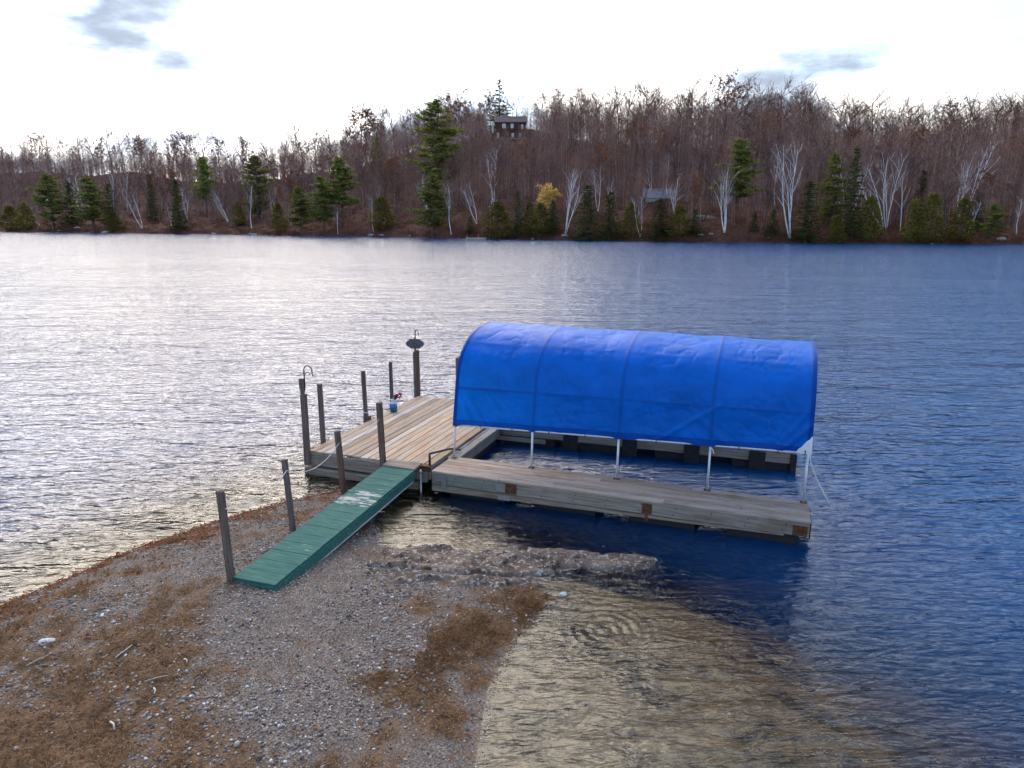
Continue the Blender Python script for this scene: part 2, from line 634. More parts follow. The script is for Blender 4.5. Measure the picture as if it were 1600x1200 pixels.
def ground_mat():
    t = NT('shore_ground')
    p = t.pos()
    sd = t.attr('shore')
    lit = t.attr('litter')
    wr = t.attr('wrack')
    vo = t.voronoi(p, 42.0)
    vo2 = t.voronoi(p, 95.0)
    peb = t.mix(vo.outputs['Color'], (0.12, 0.092, 0.076), (0.37, 0.30, 0.25))
    peb2 = t.mix(vo2.outputs['Color'], (0.09, 0.070, 0.057), (0.30, 0.245, 0.20))
    gravel = t.mix(t.ramp(t.noise(p, 5.0, 4), 0.4, 0.6), peb, peb2)
    gravel = t.mix(t.ramp(vo.outputs['Distance'], 0.3, 0.65, 0, 0.6), gravel, (0.06, 0.05, 0.045))
    nl = t.noise(p, 24.0, 8, 0.78)
    litter = t.mix(t.ramp(nl, 0.35, 0.7), (0.055, 0.029, 0.016), (0.250, 0.145, 0.080))
    c = t.mix(t.ramp(t.math('ADD', lit, t.math('MULTIPLY', t.math('SUBTRACT', nl, 0.5), 1.5)), 0.28, 0.78), gravel, litter)
    rus = t.mix(t.ramp(nl, 0.35, 0.7), (0.060, 0.026, 0.014), (0.20, 0.082, 0.040))
    c = t.mix(t.ramp(t.math('ADD', wr, t.math('MULTIPLY', t.math('SUBTRACT', nl, 0.5), 0.8)), 0.35, 0.6), c, rus)
    sandn = t.noise(p, 5.5, 8, 0.75)
    sand = t.mix(t.ramp(sandn, 0.35, 0.66), (0.20, 0.150, 0.085), (0.39, 0.310, 0.185))
    weed = t.ramp(t.math('ADD', t.noise(p, 0.7, 8, 0.72, 0.6), t.math('MULTIPLY', sd, -0.012)), 0.53, 0.60)
    sand = t.mix(t.math('MULTIPLY', weed, 0.8), sand, (0.075, 0.058, 0.034))
    sand = t.mix(t.ramp(t.voronoi(p, 7.0).outputs['Distance'], 0.10, 0.05, 0.0, 0.7), sand, (0.09, 0.075, 0.05))
    c = t.mix(t.ramp(sd, -0.10, 0.06), sand, c)
    h = t.math('ADD', t.math('MULTIPLY', vo.outputs['Distance'], -0.5), t.math('MULTIPLY', nl, 0.6))
    return t.done(t.principled(c, 0.85, t.bump(h, 0.6, 0.02), spec=0.08))


def build_ground():
    xs = graded(-700, 700, -9.5, 6.5, 0.085, 1.22)
    ys = graded(-60, 140, 5.0, 15.0, 0.085, 1.22)
    X, Y = np.meshgrid(xs, ys)
    P = np.stack([X.ravel(), Y.ravel()], 1)
    sd = land_sd(P)
    nz = fbm(P, 0.8, 4, 3.0)
    Z = near_h(P, sd, nz)
    me = np_mesh('ground', np.column_stack([P, Z]), grid_faces(len(xs), len(ys)), ground_mat(), True)
    lit, wr = cover(P, sd)
    for nm, v in (('shore', sd), ('litter', lit), ('wrack', wr)):
        a = me.attributes.new(nm, 'FLOAT', 'POINT')
        a.data.foreach_set('value', v.astype(np.float32))
    o = link('ground', me)
    tag(o, kind='structure')


def seg_d(P, pts):
    best = np.full(len(P), 1e9)
    pts = np.asarray(pts, float)
    for a, b in zip(pts[:-1], pts[1:]):
        ab = b - a
        t = np.clip(((P - a) @ ab) / (ab @ ab), 0, 1)
        best = np.minimum(best, np.linalg.norm(P - a - t[:, None] * ab, axis=1))
    return best


LEFT_SHORE = LAND[2:10]
RIGHT_SHORE = LAND[15:21]


def cover(P, sd):
    """how much dry grass / litter and how much russet leaf wrack lies at a point"""
    n = fbm(P, 0.55, 4, 11.0)
    n2 = fbm(P, 1.9, 3, 5.0)
    n3 = fbm(P, 4.6, 3, 9.0)
    base = 0.37 + 0.55 * n + 0.42 * n2 + 0.34 * n3
    base += 0.42 * np.clip((-2.2 - P[:, 0] + (8.0 - P[:, 1]) * 0.25) / 3.2, 0, 1) * np.clip((10.8 - P[:, 1]) / 1.5, 0, 1)
    base += 0.55 * np.exp(-(seg_d(P, [(0.35, 9.35), (-0.35, 8.5), (-0.85, 7.8), (-1.3, 7.2)]) / 0.50) ** 2)
    base -= 0.45 * np.exp(-(seg_d(P, [(-2.6, 9.2), (-1.6, 8.2), (-2.0, 6.8)]) / 0.7) ** 2)
    base -= 0.35 * np.exp(-(seg_d(P, [(-4.0, 9.0), (-2.8, 9.6)]) / 0.5) ** 2)
    dl = seg_d(P, LEFT_SHORE)
    wr = np.exp(-(dl / 0.34) ** 2) * (0.75 + 0.8 * n3) + 0.5 * np.exp(-(dl / 1.3) ** 2) * (0.55 + 1.2 * n2)
    return np.clip(base, 0, 1), np.clip(wr, 0, 1)


build_ground()


def hill_mat():
    t = NT('leaf_litter_slope')
    p = t.pos()
    a = t.noise(p, 0.12, 6, 0.65)
    b = t.noise(p, 1.4, 5, 0.7)
    c = t.mix(t.ramp(a, 0.35, 0.65), (0.125, 0.054, 0.040), (0.205, 0.086, 0.056))
    c = t.mix(t.ramp(b, 0.35, 0.75), c, (0.050, 0.032, 0.027))
    c = t.mix(t.ramp(t.noise(p, 0.5, 5, 0.7), 0.64, 0.72), c, (0.21, 0.19, 0.185))
    return t.done(t.principled(c, 0.95, t.bump(b, 0.8, 0.4), spec=0.1))


def build_hill():
    xs = np.concatenate([np.linspace(-900, -330, 40), np.linspace(-325, 260, 235), np.linspace(265, 900, 45)])
    rel = np.concatenate([np.linspace(-30, 0, 12), np.linspace(0.6, 8, 12), np.linspace(10, 190, 75), np.linspace(200, 900, 18)])
    X = np.repeat(xs[None, :], len(rel), 0)
    Y = shore_y(X) + rel[:, None]
    Z = hill_h(X, Y) + 0.25 * np.sin(X * 1.3 + Y) * (rel[:, None] > 0.5)
    me = np_mesh('hillside', np.stack([X.ravel(), Y.ravel(), Z.ravel()], 1), grid_faces(len(xs), len(rel)), hill_mat(), True)
    tag(link('hillside', me), kind='structure')


build_hill()


def water_mat():
    t = NT('lake_water')
    p = t.pos()
    sep = t.n('SeparateXYZ')
    t.put(sep.inputs[0], p)
    calm = t.attr('chop')                               # 1 on the open lake, low in the lee of the point
    rot = math.radians(-9)
    w0 = t.noise(t.mapping(p, (0.17, 0.52, 1.0), (0, 0, rot)), 1.0, 2, 0.5, 0.4)
    w1 = t.noise(t.mapping(p, (0.45, 1.3, 1.0), (0, 0, math.radians(7))), 1.15, 2, 0.55, 0.5)
    w2 = t.noise(t.mapping(p, (0.9, 2.3, 1.0), (0, 0, math.radians(-20))), 2.4, 2, 0.6, 0.3)
    gust = t.ramp(t.noise(t.mapping(p, (0.02, 0.05, 1)), 1.0, 3, 0.6), 0.3, 0.7, 0.75, 1.15)
    open_h = t.math('ADD', t.math('MULTIPLY', w0, 0.27), t.math('ADD', t.math('MULTIPLY', w1, 0.17), t.math('MULTIPLY', w2, 0.085)))
    open_h = t.math('MULTIPLY', t.math('MULTIPLY', open_h, calm), gust)
    # sheltered water: fine ripples running in to the beach, and rings round one spot
    m4 = t.mapping(p, (0.55, 1.7, 1.0), (0, 0, math.radians(32)))
    s1 = t.noise(m4, 3.2, 3, 0.55, 0.4)
    rx, ry = at(945, 985, z=0)[:2]
    dx = t.math('SUBTRACT', sep.outputs[0], float(rx))
    dy = t.math('SUBTRACT', sep.outputs[1], float(ry))
    r = t.math('SQRT', t.math('ADD', t.math('MULTIPLY', dx, dx), t.math('MULTIPLY', dy, dy)))
    rings = t.math('MULTIPLY', t.math('SINE', t.math('MULTIPLY', r, 44.0)), t.ramp(r, 0.05, 1.05, 0.0055, 0.0))
    s2 = t.noise(t.mapping(p, (0.5, 2.2, 1.0), (0, 0, math.radians(24))), 7.5, 2, 0.5, 0.3)
    lee = t.math('ADD', t.math('ADD', t.math('MULTIPLY', s1, 0.052), t.math('MULTIPLY', s2, 0.009)), rings)
    h = t.math('ADD', open_h, lee)
    b = t.bump(h, 1.0, 1.0)
    fr = t.n('Fresnel')
    fr.inputs['IOR'].default_value = 1.33
    t.put(fr.inputs['Normal'], b)
    gl = t.n('BsdfGlossy')
    gl.inputs['Roughness'].default_value = 0.045
    t.put(gl.inputs['Color'], (1, 1, 1))
    t.put(gl.inputs['Normal'], b)
    tr = t.n('BsdfTransparent')
    t.put(tr.inputs[0], (0.97, 0.98, 0.98))
    # light scattered back up by the deep water itself: none in the shallows, more where the column is deep
    up = t.n('BsdfDiffuse')
    t.put(up.inputs[0], (0.006, 0.100, 0.31))
    body = t.n('MixShader')
    t.put(body.inputs[0], t.attr('scatter'))
    t.nt.links.new(tr.outputs[0], body.inputs[1])
    t.nt.links.new(up.outputs[0], body.inputs[2])
    mx = t.n('MixShader')
    t.put(mx.inputs[0], fr.outputs[0])
    t.nt.links.new(body.outputs[0], mx.inputs[1])
    t.nt.links.new(gl.outputs[0], mx.inputs[2])
    va = t.n('VolumeAbsorption')
    t.put(va.inputs[0], (0.72, 0.60, 0.34))
    va.inputs[1].default_value = 1.5
    t.nt.links.new(va.outputs[0], t.out.inputs[1])
    return t.done(mx.outputs[0])


def build_water():
    xs = graded(-880, 880, -12, 14, 0.3, 1.2)
    ys = graded(-58, 500, 3, 24, 0.3, 1.2)
    X, Y = np.meshgrid(xs, ys)
    P = np.stack([X.ravel(), Y.ravel()], 1)
    n = len(P)
    top = np.column_stack([P, np.zeros(n)])
    bot = np.column_stack([P, np.full(n, -9.0)])
    f = grid_faces(len(xs), len(ys))
    nx, ny = len(xs), len(ys)
    idx = np.arange(n).reshape(ny, nx)
    loop = list(idx[0, :]) + list(idx[1:, -1]) + list(idx[-1, -2::-1]) + list(idx[-2:0:-1, 0])
    side = [(loop[i], loop[i] + n, loop[(i + 1) % len(loop)] + n, loop[(i + 1) % len(loop)]) for i in range(len(loop))]
    me = np_mesh('lake', np.vstack([top, bot]), np.vstack([f, f[:, ::-1] + n, np.array(side)]), water_mat())
    # open-lake chop, dying away in the lee of the docks and the point
    lee = np.exp(-(np.maximum(0, np.hypot((P[:, 0] - 1.9) / 1.3, (P[:, 1] - 9.0) / 1.15) - 2.4) / 2.6) ** 2)
    behind = np.exp(-(np.maximum(0, np.hypot((P[:, 0] - 2.5) / 1.6, P[:, 1] - 13.2) - 1.3) / 1.6) ** 2)
    chop = 1.0 - 0.955 * np.maximum(lee, 0.85 * behind)
    right = np.clip((P[:, 0] - 3) / 18, 0, 1) * np.clip((40 - P[:, 1]) / 30, 0, 1)
    chop = chop * (1 - 0.35 * right)
    a = me.attributes.new('chop', 'FLOAT', 'POINT')
    a.data.foreach_set('value', np.tile(chop, 2).astype(np.float32))
    dep = np.maximum(-near_h(P), 0)
    a = me.attributes.new('scatter', 'FLOAT', 'POINT')
    a.data.foreach_set('value', np.tile(0.48 * (1 - np.exp(-np.maximum(dep - 0.40, 0) / 1.0)), 2).astype(np.float32))
    tag(link('lake', me), kind='structure')


build_water()

# ------------------------------------------------------------------ docks (local frame: x along the finger docks, y out into the lake)
O = at(673, 728, z=0.5)
DOCK_RZ = math.atan2(-0.342, 0.940)
ux, uy = np.array([0.940, -0.342]), np.array([0.342, 0.940])


def dw(a, b, z=0.0):
    p = O[:2] + ux * a + uy * b
    return np.array([p[0], p[1], z])


def dl(p):
    q = np.asarray(p[:2]) - O[:2]
    return float(q @ ux), float(q @ uy)


def dock_empty(name):
    return empty(name, (O[0], O[1], 0.0), DOCK_RZ)


def build_platform():
    t = dock_empty('platform_dock')
    tag(t, 'square grey plank platform on timber crib at the head of the green ramp', 'dock')
    n, w, x0 = 16, 2.92 / 16, -2.92
    y0, y1 = 0.0, 5.12
    variants = []
    for k in range(3):
        variants.append(MB().box(-w / 2 + 0.006, w / 2 - 0.006, 0, y1 - y0, -0.038, 0, 0.005, 0.0015).mesh('deck_board', DECK))
    for i in range(n):
        o = link('deck_board', variants[i % 3], t)
        o.location = (x0 + (i + 0.5) * w, y0 + random.uniform(-0.02, 0.02), 0.5 + random.uniform(-0.004, 0.004))
        o.rotation_euler = (0, random.uniform(-0.012, 0.012), random.uniform(-0.0009, 0.0009))
    # fascia beams, crib timbers below
    MB().box(x0 - 0.02, -0.04, -0.055, -0.014, 0.19, 0.458, 0.006).build('fascia', BEAM, t)
    MB().box(x0 - 0.04, x0 - 0.004, -0.01, y1, 0.20, 0.455, 0.006).build('fascia', BEAMY, t)
    MB().box(-0.045, -0.003, 0.0, y1, 0.20, 0.455, 0.006).build('fascia', BEAMY, t)
    MB().box(x0, -0.04, y1 + 0.004, y1 + 0.044, 0.20, 0.455, 0.006).build('fascia', BEAM, t)
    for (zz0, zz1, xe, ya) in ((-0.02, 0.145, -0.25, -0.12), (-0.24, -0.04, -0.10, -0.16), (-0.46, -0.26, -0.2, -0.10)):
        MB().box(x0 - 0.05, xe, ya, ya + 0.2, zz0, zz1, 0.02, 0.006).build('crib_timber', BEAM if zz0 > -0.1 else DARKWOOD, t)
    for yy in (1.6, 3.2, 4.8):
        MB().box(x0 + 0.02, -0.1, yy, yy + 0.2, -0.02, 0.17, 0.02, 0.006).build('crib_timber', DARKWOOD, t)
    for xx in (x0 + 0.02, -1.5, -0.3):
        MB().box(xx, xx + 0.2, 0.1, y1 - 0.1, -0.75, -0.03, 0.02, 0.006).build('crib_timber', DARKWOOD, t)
    for xx in (x0 + 0.1, -2.0, -1.1, -0.25):
        MB().box(xx, xx + 0.05, 0.0, y1 - 0.05, 0.24, 0.455, 0.005).build('joist', BEAMY, t)
    # rusty angle iron and bracket at the corner by the ramp
    MB().box(-0.22, 0.03, -0.095, -0.058, 0.40, 0.475, 0).box(-0.22, 0.03, -0.095, 0.05, 0.503, 0.513, 0).build('corner_iron', RUST, t)
    MB().box(-0.17, -0.05, -0.075, -0.058, 0.16, 0.395, 0).build('bracket', GALV, t)
    return t


def build_header():
    t = dock_empty('header_beam')
    tag(t, 'pale timber beam beside the platform joining the two finger docks', 'beam')
    MB().box(0.02, 0.075, 0.72, 3.26, 0.27, 0.45, 0.006).build('side_plank', BEAMY, t)
    MB().box(0.08, 0.27, 0.72, 3.26, 0.40, 0.44, 0.008).build('top_plank', BEAMY, t)
    MB().box(0.19, 0.25, 0.72, 3.26, 0.18, 0.396, 0.006).build('side_plank', BEAMY, t)
    MB().box(0.09, 0.18, 0.75, 3.2, -0.30, 0.20, 0.01).build('float_block', RUBBER, t)


def build_finger():
    t = dock_empty('finger_dock')
    tag(t, 'weathered plank finger dock in front of the blue canopy', 'dock')
    x0, x1, y0, y1 = 0.14, 7.13, -0.25, 0.70
    body = t
    t.rotation_euler = (0, math.radians(0.25), DOCK_RZ)
    rows = 6
    w = (y1 - y0) / rows
    cuts = [[2.0, 5.1], [3.4], [1.7, 5.6], [4.3], [2.6, 6.0], [1.55, 4.7]]
    for r in range(rows):
        e = [x0] + cuts[r] + [x1]
        for a, b in zip(e[:-1], e[1:]):
            L_ = b - a - 0.008
            o = MB().box(0, L_, -w / 2 + 0.004, w / 2 - 0.004, -0.038, 0, 0.005, 0.0015).build('deck_board', DECKX, t)
            o.location = (a + 0.004, y1 - (r + 0.5) * w if r else y1 - 0.5 * w, 0.5 + random.uniform(-0.004, 0.004))
    # front face: upper beam in two lengths, a paler lower beam
    MB().box(x0, 1.86, y0 + 0.015, y0 + 0.06, 0.225, 0.458, 0.006).build('upper_beam', GREENBEAM, t)
    MB().box(1.868, x1 - 0.01, y0 + 0.015, y0 + 0.06, 0.222, 0.458, 0.006).build('upper_beam', BEAM, t)
    MB().poly([(x0, y0, 0.085), (x1 - 0.4, y0, 0.195), (x1 - 0.4, y0, 0.215), (x0, y0, 0.212), (x0, y0 + 0.055, 0.085), (x1 - 0.4, y0 + 0.055, 0.195), (x1 - 0.4, y0 + 0.055, 0.215), (x0, y0 + 0.055, 0.212)],
              [(0, 1, 2, 3), (7, 6, 5, 4), (0, 4, 5, 1), (3, 2, 6, 7), (0, 3, 7, 4), (1, 5, 6, 2)]).build('lower_beam', BEAM, t)
    MB().box(x0, x1 - 0.01, y1 - 0.06, y1 - 0.015, 0.20, 0.458, 0.006).build('rear_beam', BEAM, t)
    MB().box(x1 - 0.05, x1 - 0.008, y0 + 0.065, y1 - 0.065, 0.22, 0.456, 0.006).build('end_beam', BEAMY, t)
    MB().box(x0 + 0.002, x0 + 0.045, y0 + 0.065, y1 - 0.065, 0.22, 0.456, 0.006).build('end_beam', BEAMY, t)
    for a in (0.5, 2.3, 4.1, 5.8):
        MB().box(a, a + 1.15, y0 + 0.09, y1 - 0.09, -0.28, 0.35, 0.03).build('float_block', RUBBER, t)
    # hardware on the front face
    fy = y0 - 0.004
    MB().box(0.20, 0.42, fy, y0 + 0.012, 0.30, 0.44, 0).box(0.36, 0.46, fy - 0.006, fy - 0.001, 0.11, 0.43, 0).build('bracket', GALV, t)
    MB().box(1.50, 1.70, fy, y0 + 0.012, 0.27, 0.43, 0).box(1.55, 1.80, fy - 0.008, fy - 0.002, 0.10, 0.205, 0).build('bracket', GALV, t)
    MB().box(1.71, 1.93, fy - 0.001, y0 + 0.011, 0.25, 0.445, 0).build('rust_plate', RUST, t)
    MB().box(4.33, 4.50, fy, y0 + 0.012, 0.24, 0.43, 0).box(4.385, 4.44, fy, y0 - 0.001, 0.10, 0.235, 0).build('rust_plate', RUST, t)
    MB().box(6.86, 7.09, fy, y0 + 0.012, 0.235, 0.41, 0).build('rust_plate', RUST, t)
    bolt = MB().lathe([(0.011, 0), (0.011, 0.006)], 8).mesh('bolt', IRON)
    for a in np.arange(0.6, 7.0, 0.61):
        for z in (0.28, 0.40):
            o = link('bolt', bolt, t)
            o.location = (a + 0.05 * (z > 0.3), y0 + 0.014, z)
            o.rotation_euler = (math.pi / 2, 0, 0)
    MB().box(x1 - 0.006, x1 + 0.016, y0 + 0.1, y1 - 0.12, 0.16, 0.44, 0.004).build('end_bumper', RUBBER, t)


def build_far_finger():
    t = dock_empty('finger_dock')
    tag(t, 'far finger dock behind the slip, half hidden under the blue canopy', 'dock')
    x0, x1, y0, y1 = 0.16, 7.10, 3.30, 4.25
    t.rotation_euler = (0, math.radians(0.35), DOCK_RZ + math.radians(2.0))
    w = (y1 - y0) / 6
    for r in range(6):
        for a, b in ((x0, 3.1 + 0.3 * r), (3.1 + 0.3 * r, x1)):
            o = MB().box(0, b - a - 0.008, -w / 2 + 0.004, w / 2 - 0.004, -0.038, 0, 0.005, 0.0015).build('deck_board', DECKX, t)
            o.location = (a + 0.004, y0 + (r + 0.5) * w, 0.5 + random.uniform(-0.003, 0.003))
    MB().box(x0, x1, y0 + 0.01, y0 + 0.06, 0.23, 0.455, 0.006).build('near_beam', BEAM, t)
    MB().box(x0, 1.5, y0 + 0.0, y0 + 0.05, 0.09, 0.20, 0.006).build('lower_beam', BEAM, t)
    MB().box(x0, x1, y1 - 0.06, y1 - 0.01, 0.10, 0.455, 0.006).build('rear_beam', BEAM, t)
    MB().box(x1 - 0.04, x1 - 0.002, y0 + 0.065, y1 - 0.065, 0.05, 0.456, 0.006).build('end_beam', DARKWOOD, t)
    for a in (1.95, 3.35, 4.75, 6.15):
        MB().box(a, a + 0.34, y0 - 0.03, y0 + 0.006, 0.02, 0.452, 0.01).build('bumper', RUBBER, t)
    MB().box(x1 - 0.10, x1 + 0.03, y0 - 0.03, y0 + 0.006, -0.05, 0.47, 0.01).build('bumper', RUBBER, t)
    for a in (0.5, 2.3, 4.1, 5.8):
        MB().box(a, a + 1.2, y0 + 0.07, y1 - 0.09, -0.3, 0.30, 0.03).build('float_block', RUBBER, t)


build_platform()
build_header()
build_finger()
build_far_finger()

# ------------------------------------------------------------------ canopy
PA = [0.24, 1.94, 3.68, 5.38, 7.04]           # near poles along the finger
PB, PB2 = 0.62, 3.46


def hoop(i_frac, s, grow=0.0):
    """point on the hoop line: i_frac 0..4 along the canopy, s 0..1 from the near eave over the top to the far eave"""
    a = float(np.interp(i_frac, range(5), PA))
    k = i_frac / 4
    ze, zt = 1.22 + 0.17 * k, 3.13 - 0.06 * k
    zs = ze + (zt - ze) * 0.46                  # springing
    mid, half = (PB + PB2) / 2, (PB2 - PB) / 2 + grow
    q = 0.20
    if s < q:
        b, z = mid - half, ze + (zs - ze) * s / q
    elif s > 1 - q:
        b, z = mid + half, ze + (zs - ze) * (1 - s) / q
    else:
        th = math.pi * (s - q) / (1 - 2 * q)
        e = 0.82
        cx, sx = math.cos(th), max(0.0, math.sin(th))
        b = mid - half * math.copysign(abs(cx) ** e, cx)
        z = zs + (zt - zs + grow) * sx ** e
    hf = (z - 0.5) / 2.6
    a += (0.24 * (1 - k) - 0.03 * k) * (hf - 0.15)
    return a, b, z


def build_canopy():
    t = dock_empty('boat_canopy')
    tag(t, 'long arched blue tarpaulin boat canopy on thin metal poles over the slip', 'canopy')
    for i in range(5):
        for side in (0, 1):
            a, b, z = hoop(i, 0 if side == 0 else 1)
            z0 = 0.502 - (PA[i] * math.sin(math.radians(0.25)) if side == 0 else PA[i] * 0.0061)
            if side:
                # the far dock is turned a little: keep the foot on its deck
                b2 = b + (a - 0.2) * math.tan(math.radians(2.0)) * 0.6 + 0.10
            else:
                b2 = b
            foot_a = PA[i]
            MB().tube([(foot_a, b2, z0 + 0.008), (a, b, z)], 0.021, 10).build('pole', STEELP, t, True)
            MB().box(foot_a - 0.06, foot_a + 0.06, b2 - 0.05, b2 + 0.05, z0, z0 + 0.008, 0).build('foot_plate', RUST, t)
        MB().tube([hoop(i, s) for s in np.linspace(0, 1, 41)], 0.019, 8).build('hoop', STEELP, t, True)
    for s in (0.0, 0.185, 0.36, 0.5, 0.64, 0.815, 1.0):
        MB().tube([hoop(f, s, -0.02 if 0 < s < 1 else 0.0) for f in np.linspace(0, 4, 9)], 0.017, 8).build('purlin', STEELP, t, True)
    # the sheet
    nu, nv = 401, 161
    frame_shade = np.zeros((nv, nu))
    V = np.zeros((nv, nu, 3))
    for j in range(nv):
        s = 0.004 + 0.992 * j / (nv - 1)
        for i in range(nu):
            f = 4 * (-0.006 + 1.014 * i / (nu - 1))
            fc = min(max(f, 0), 4)
            a, b, z = hoop(fc, s, 0.024)
            a += (f - fc) * 1.7
            fr = f - math.floor(f)
            span = 4 * max(0, fr * (1 - fr)) if 0 < f < 4 else 0
            # sag between hoops and purlins, gathered folds near the top, diagonal pulls at the ties
            pl = min(abs(s - q) for q in (0.0, 0.185, 0.36, 0.5, 0.64, 0.815, 1.0)) / 0.09
            sag = (0.012 + 0.024 * min(1, abs(s - 0.5) / 0.35)) * span + 0.012 * span * min(1, pl)
            p = Vector((a * 0.9, s * 6.0, 0.0))
            top = math.exp(-((s - 0.36) / 0.10) ** 2)
            w = 0.007 * mnoise.fractal(Vector((a * 0.7, s * 26, 3.3)), 1.0, 2.0, 3) * top * (0.3 + span)
            w += 0.024 * mnoise.fractal(p * 1.6 + Vector((5, 1, 2)), 1.0, 2.0, 4) * min(1, 0.25 + span)
            cr = mnoise.fractal(Vector((a * 1.9 + s * 7, s * 11 - a, 9.0)), 1.0, 2.0, 3)
            w -= 0.012 * math.exp(-(cr / 0.10) ** 2) * span
            low = max(0.0, 1 - s / 0.22)
            for (fa, sa, sl, amp, wd) in ((3.72, 0.0, 0.42, 0.030, 0.045), (3.66, 0.0, 0.30, 0.022, 0.04), (2.42, 0.0, 0.62, 0.026, 0.05), (0.36, 0.0, -0.28, -0.026, 0.05),
                                          (0.22, 0.0, -0.22, -0.018, 0.04), (1.30, 0.0, 0.25, 0.012, 0.05), (3.2, 0.0, -0.5, 0.012, 0.06)):
                q = (f - fa) - sl * (s / 0.185)
                ext = max(0.0, 1 - s / 0.26) * min(1, s / 0.012)
                w += 1.5 * amp * math.exp(-(q / wd) ** 2) * ext ** 0.6
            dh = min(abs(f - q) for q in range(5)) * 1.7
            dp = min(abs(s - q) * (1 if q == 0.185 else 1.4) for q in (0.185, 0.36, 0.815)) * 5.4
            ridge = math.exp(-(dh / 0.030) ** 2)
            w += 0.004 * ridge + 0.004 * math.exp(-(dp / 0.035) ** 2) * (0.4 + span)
            frame_shade[j, i] = max(ridge, (0.9 if abs(s - 0.185) < 0.03 else 0.5) * math.exp(-(dp / 0.028) ** 2))  # mask for the painted shade lines over hoops and purlins
            hem_flap = 0.012 * math.sin(f * 9.0 + 1) * max(0, 1 - s / 0.02)
            off = max(-sag + w + hem_flap, -0.001 - 0.09 * min(1, 0.25 + pl) * min(1, span * 2.5))
            # push along the outward direction
            mid, zc = (PB + PB2) / 2, 1.9
            ob, oz = b - mid, max(z - zc, 0.0)
            ln = math.hypot(ob, oz) or 1
            V[j, i] = (a, b + off * ob / ln, z + off * oz / ln)
    V[0, :, 2] -= 0.03
    V[-1, :, 2] -= 0.03
    fcs = grid_faces(nu, nv)
    hemrows = 4
    body = fcs.reshape(nv - 1, nu - 1, 4)
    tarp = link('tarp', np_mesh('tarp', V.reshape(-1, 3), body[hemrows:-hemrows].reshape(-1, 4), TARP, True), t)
    ra = tarp.data.attributes.new('frame_shade', 'FLOAT', 'POINT')
    ra.data.foreach_set('value', frame_shade.ravel().astype(np.float32))
    link('hem', np_mesh('hem', V.reshape(-1, 3), np.concatenate([body[:hemrows].reshape(-1, 4), body[-hemrows:].reshape(-1, 4)]), HEM, True), tarp)
    # end bands where the sheet is turned over the end hoops
    for i0, i1 in ((0, 4), (nu - 5, nu - 1)):
        sub = V[:, i0:i1 + 1].copy()
        mid = (PB + PB2) / 2
        sub[:, :, 1] += np.sign(sub[:, :, 1] - mid) * 0.004
        sub[:, :, 2] += 0.004
        link('end_band', np_mesh('end_band', sub.reshape(-1, 3), grid_faces(i1 - i0 + 1, nv), HEM, True), tarp)
    # white triangle on the lower right corner
    jj = 13
    tri, fs = [], []
    for j in range(jj + 1):
        half_i = int(round(15 * (1 - j / jj)))
        for i in (nu - 1 - half_i, nu - 1):
            p = V[j, i].copy()
            p[1] -= 0.012
            tri.append(p)
    for j in range(jj):
        fs.append((2 * j, 2 * j + 1, 2 * j + 3, 2 * j + 2))
    link('corner_patch', np_mesh('corner_patch', tri, fs, PLASTIC_W), tarp)
    for f in (0.03, 0.35, 0.75, 1.2, 1.62, 2.05, 2.42, 2.8, 3.3, 3.7, 3.97):
        a, b, z = hoop(f, 0.0, 0.03)
        MB().tube([(a, b - 0.012, z + 0.055), (a + 0.004, b - 0.02, z + 0.0), (a, b + 0.01, z - 0.035)], 0.008, 6).build('tie', IRON, t)
        MB().lathe([(0.0, -0.016), (0.013, -0.009), (0.016, 0), (0.013, 0.009), (0.0, 0.016)], 8, a, b - 0.024).build('toggle', IRON, t).location = (0, 0, z + 0.045)
    a, b, z = hoop(3, 0.0, 0.03)
    MB().tube([(a, b - 0.02, z - 0.02), (a + 0.05, b - 0.03, z - 0.06), (a + 0.07, b - 0.03, z - 0.13)], 0.010, 6).build('tie', ROPE, t)
    a, b, z = hoop(4, 0.0, 0.03)
    pts = [(a + 0.02 + 0.42 * k ** 1.1, b - 0.03 - 0.12 * k, z - 0.0 - 0.86 * k ** 0.8) for k in np.linspace(0, 1, 9)]
    MB().tube(pts, 0.009, 6).build('loose_rope', ROPE, t, True)


build_canopy()

# ------------------------------------------------------------------ gangway
def gz(P):
    return float(near_h(np.array([P[:2]]))[0])


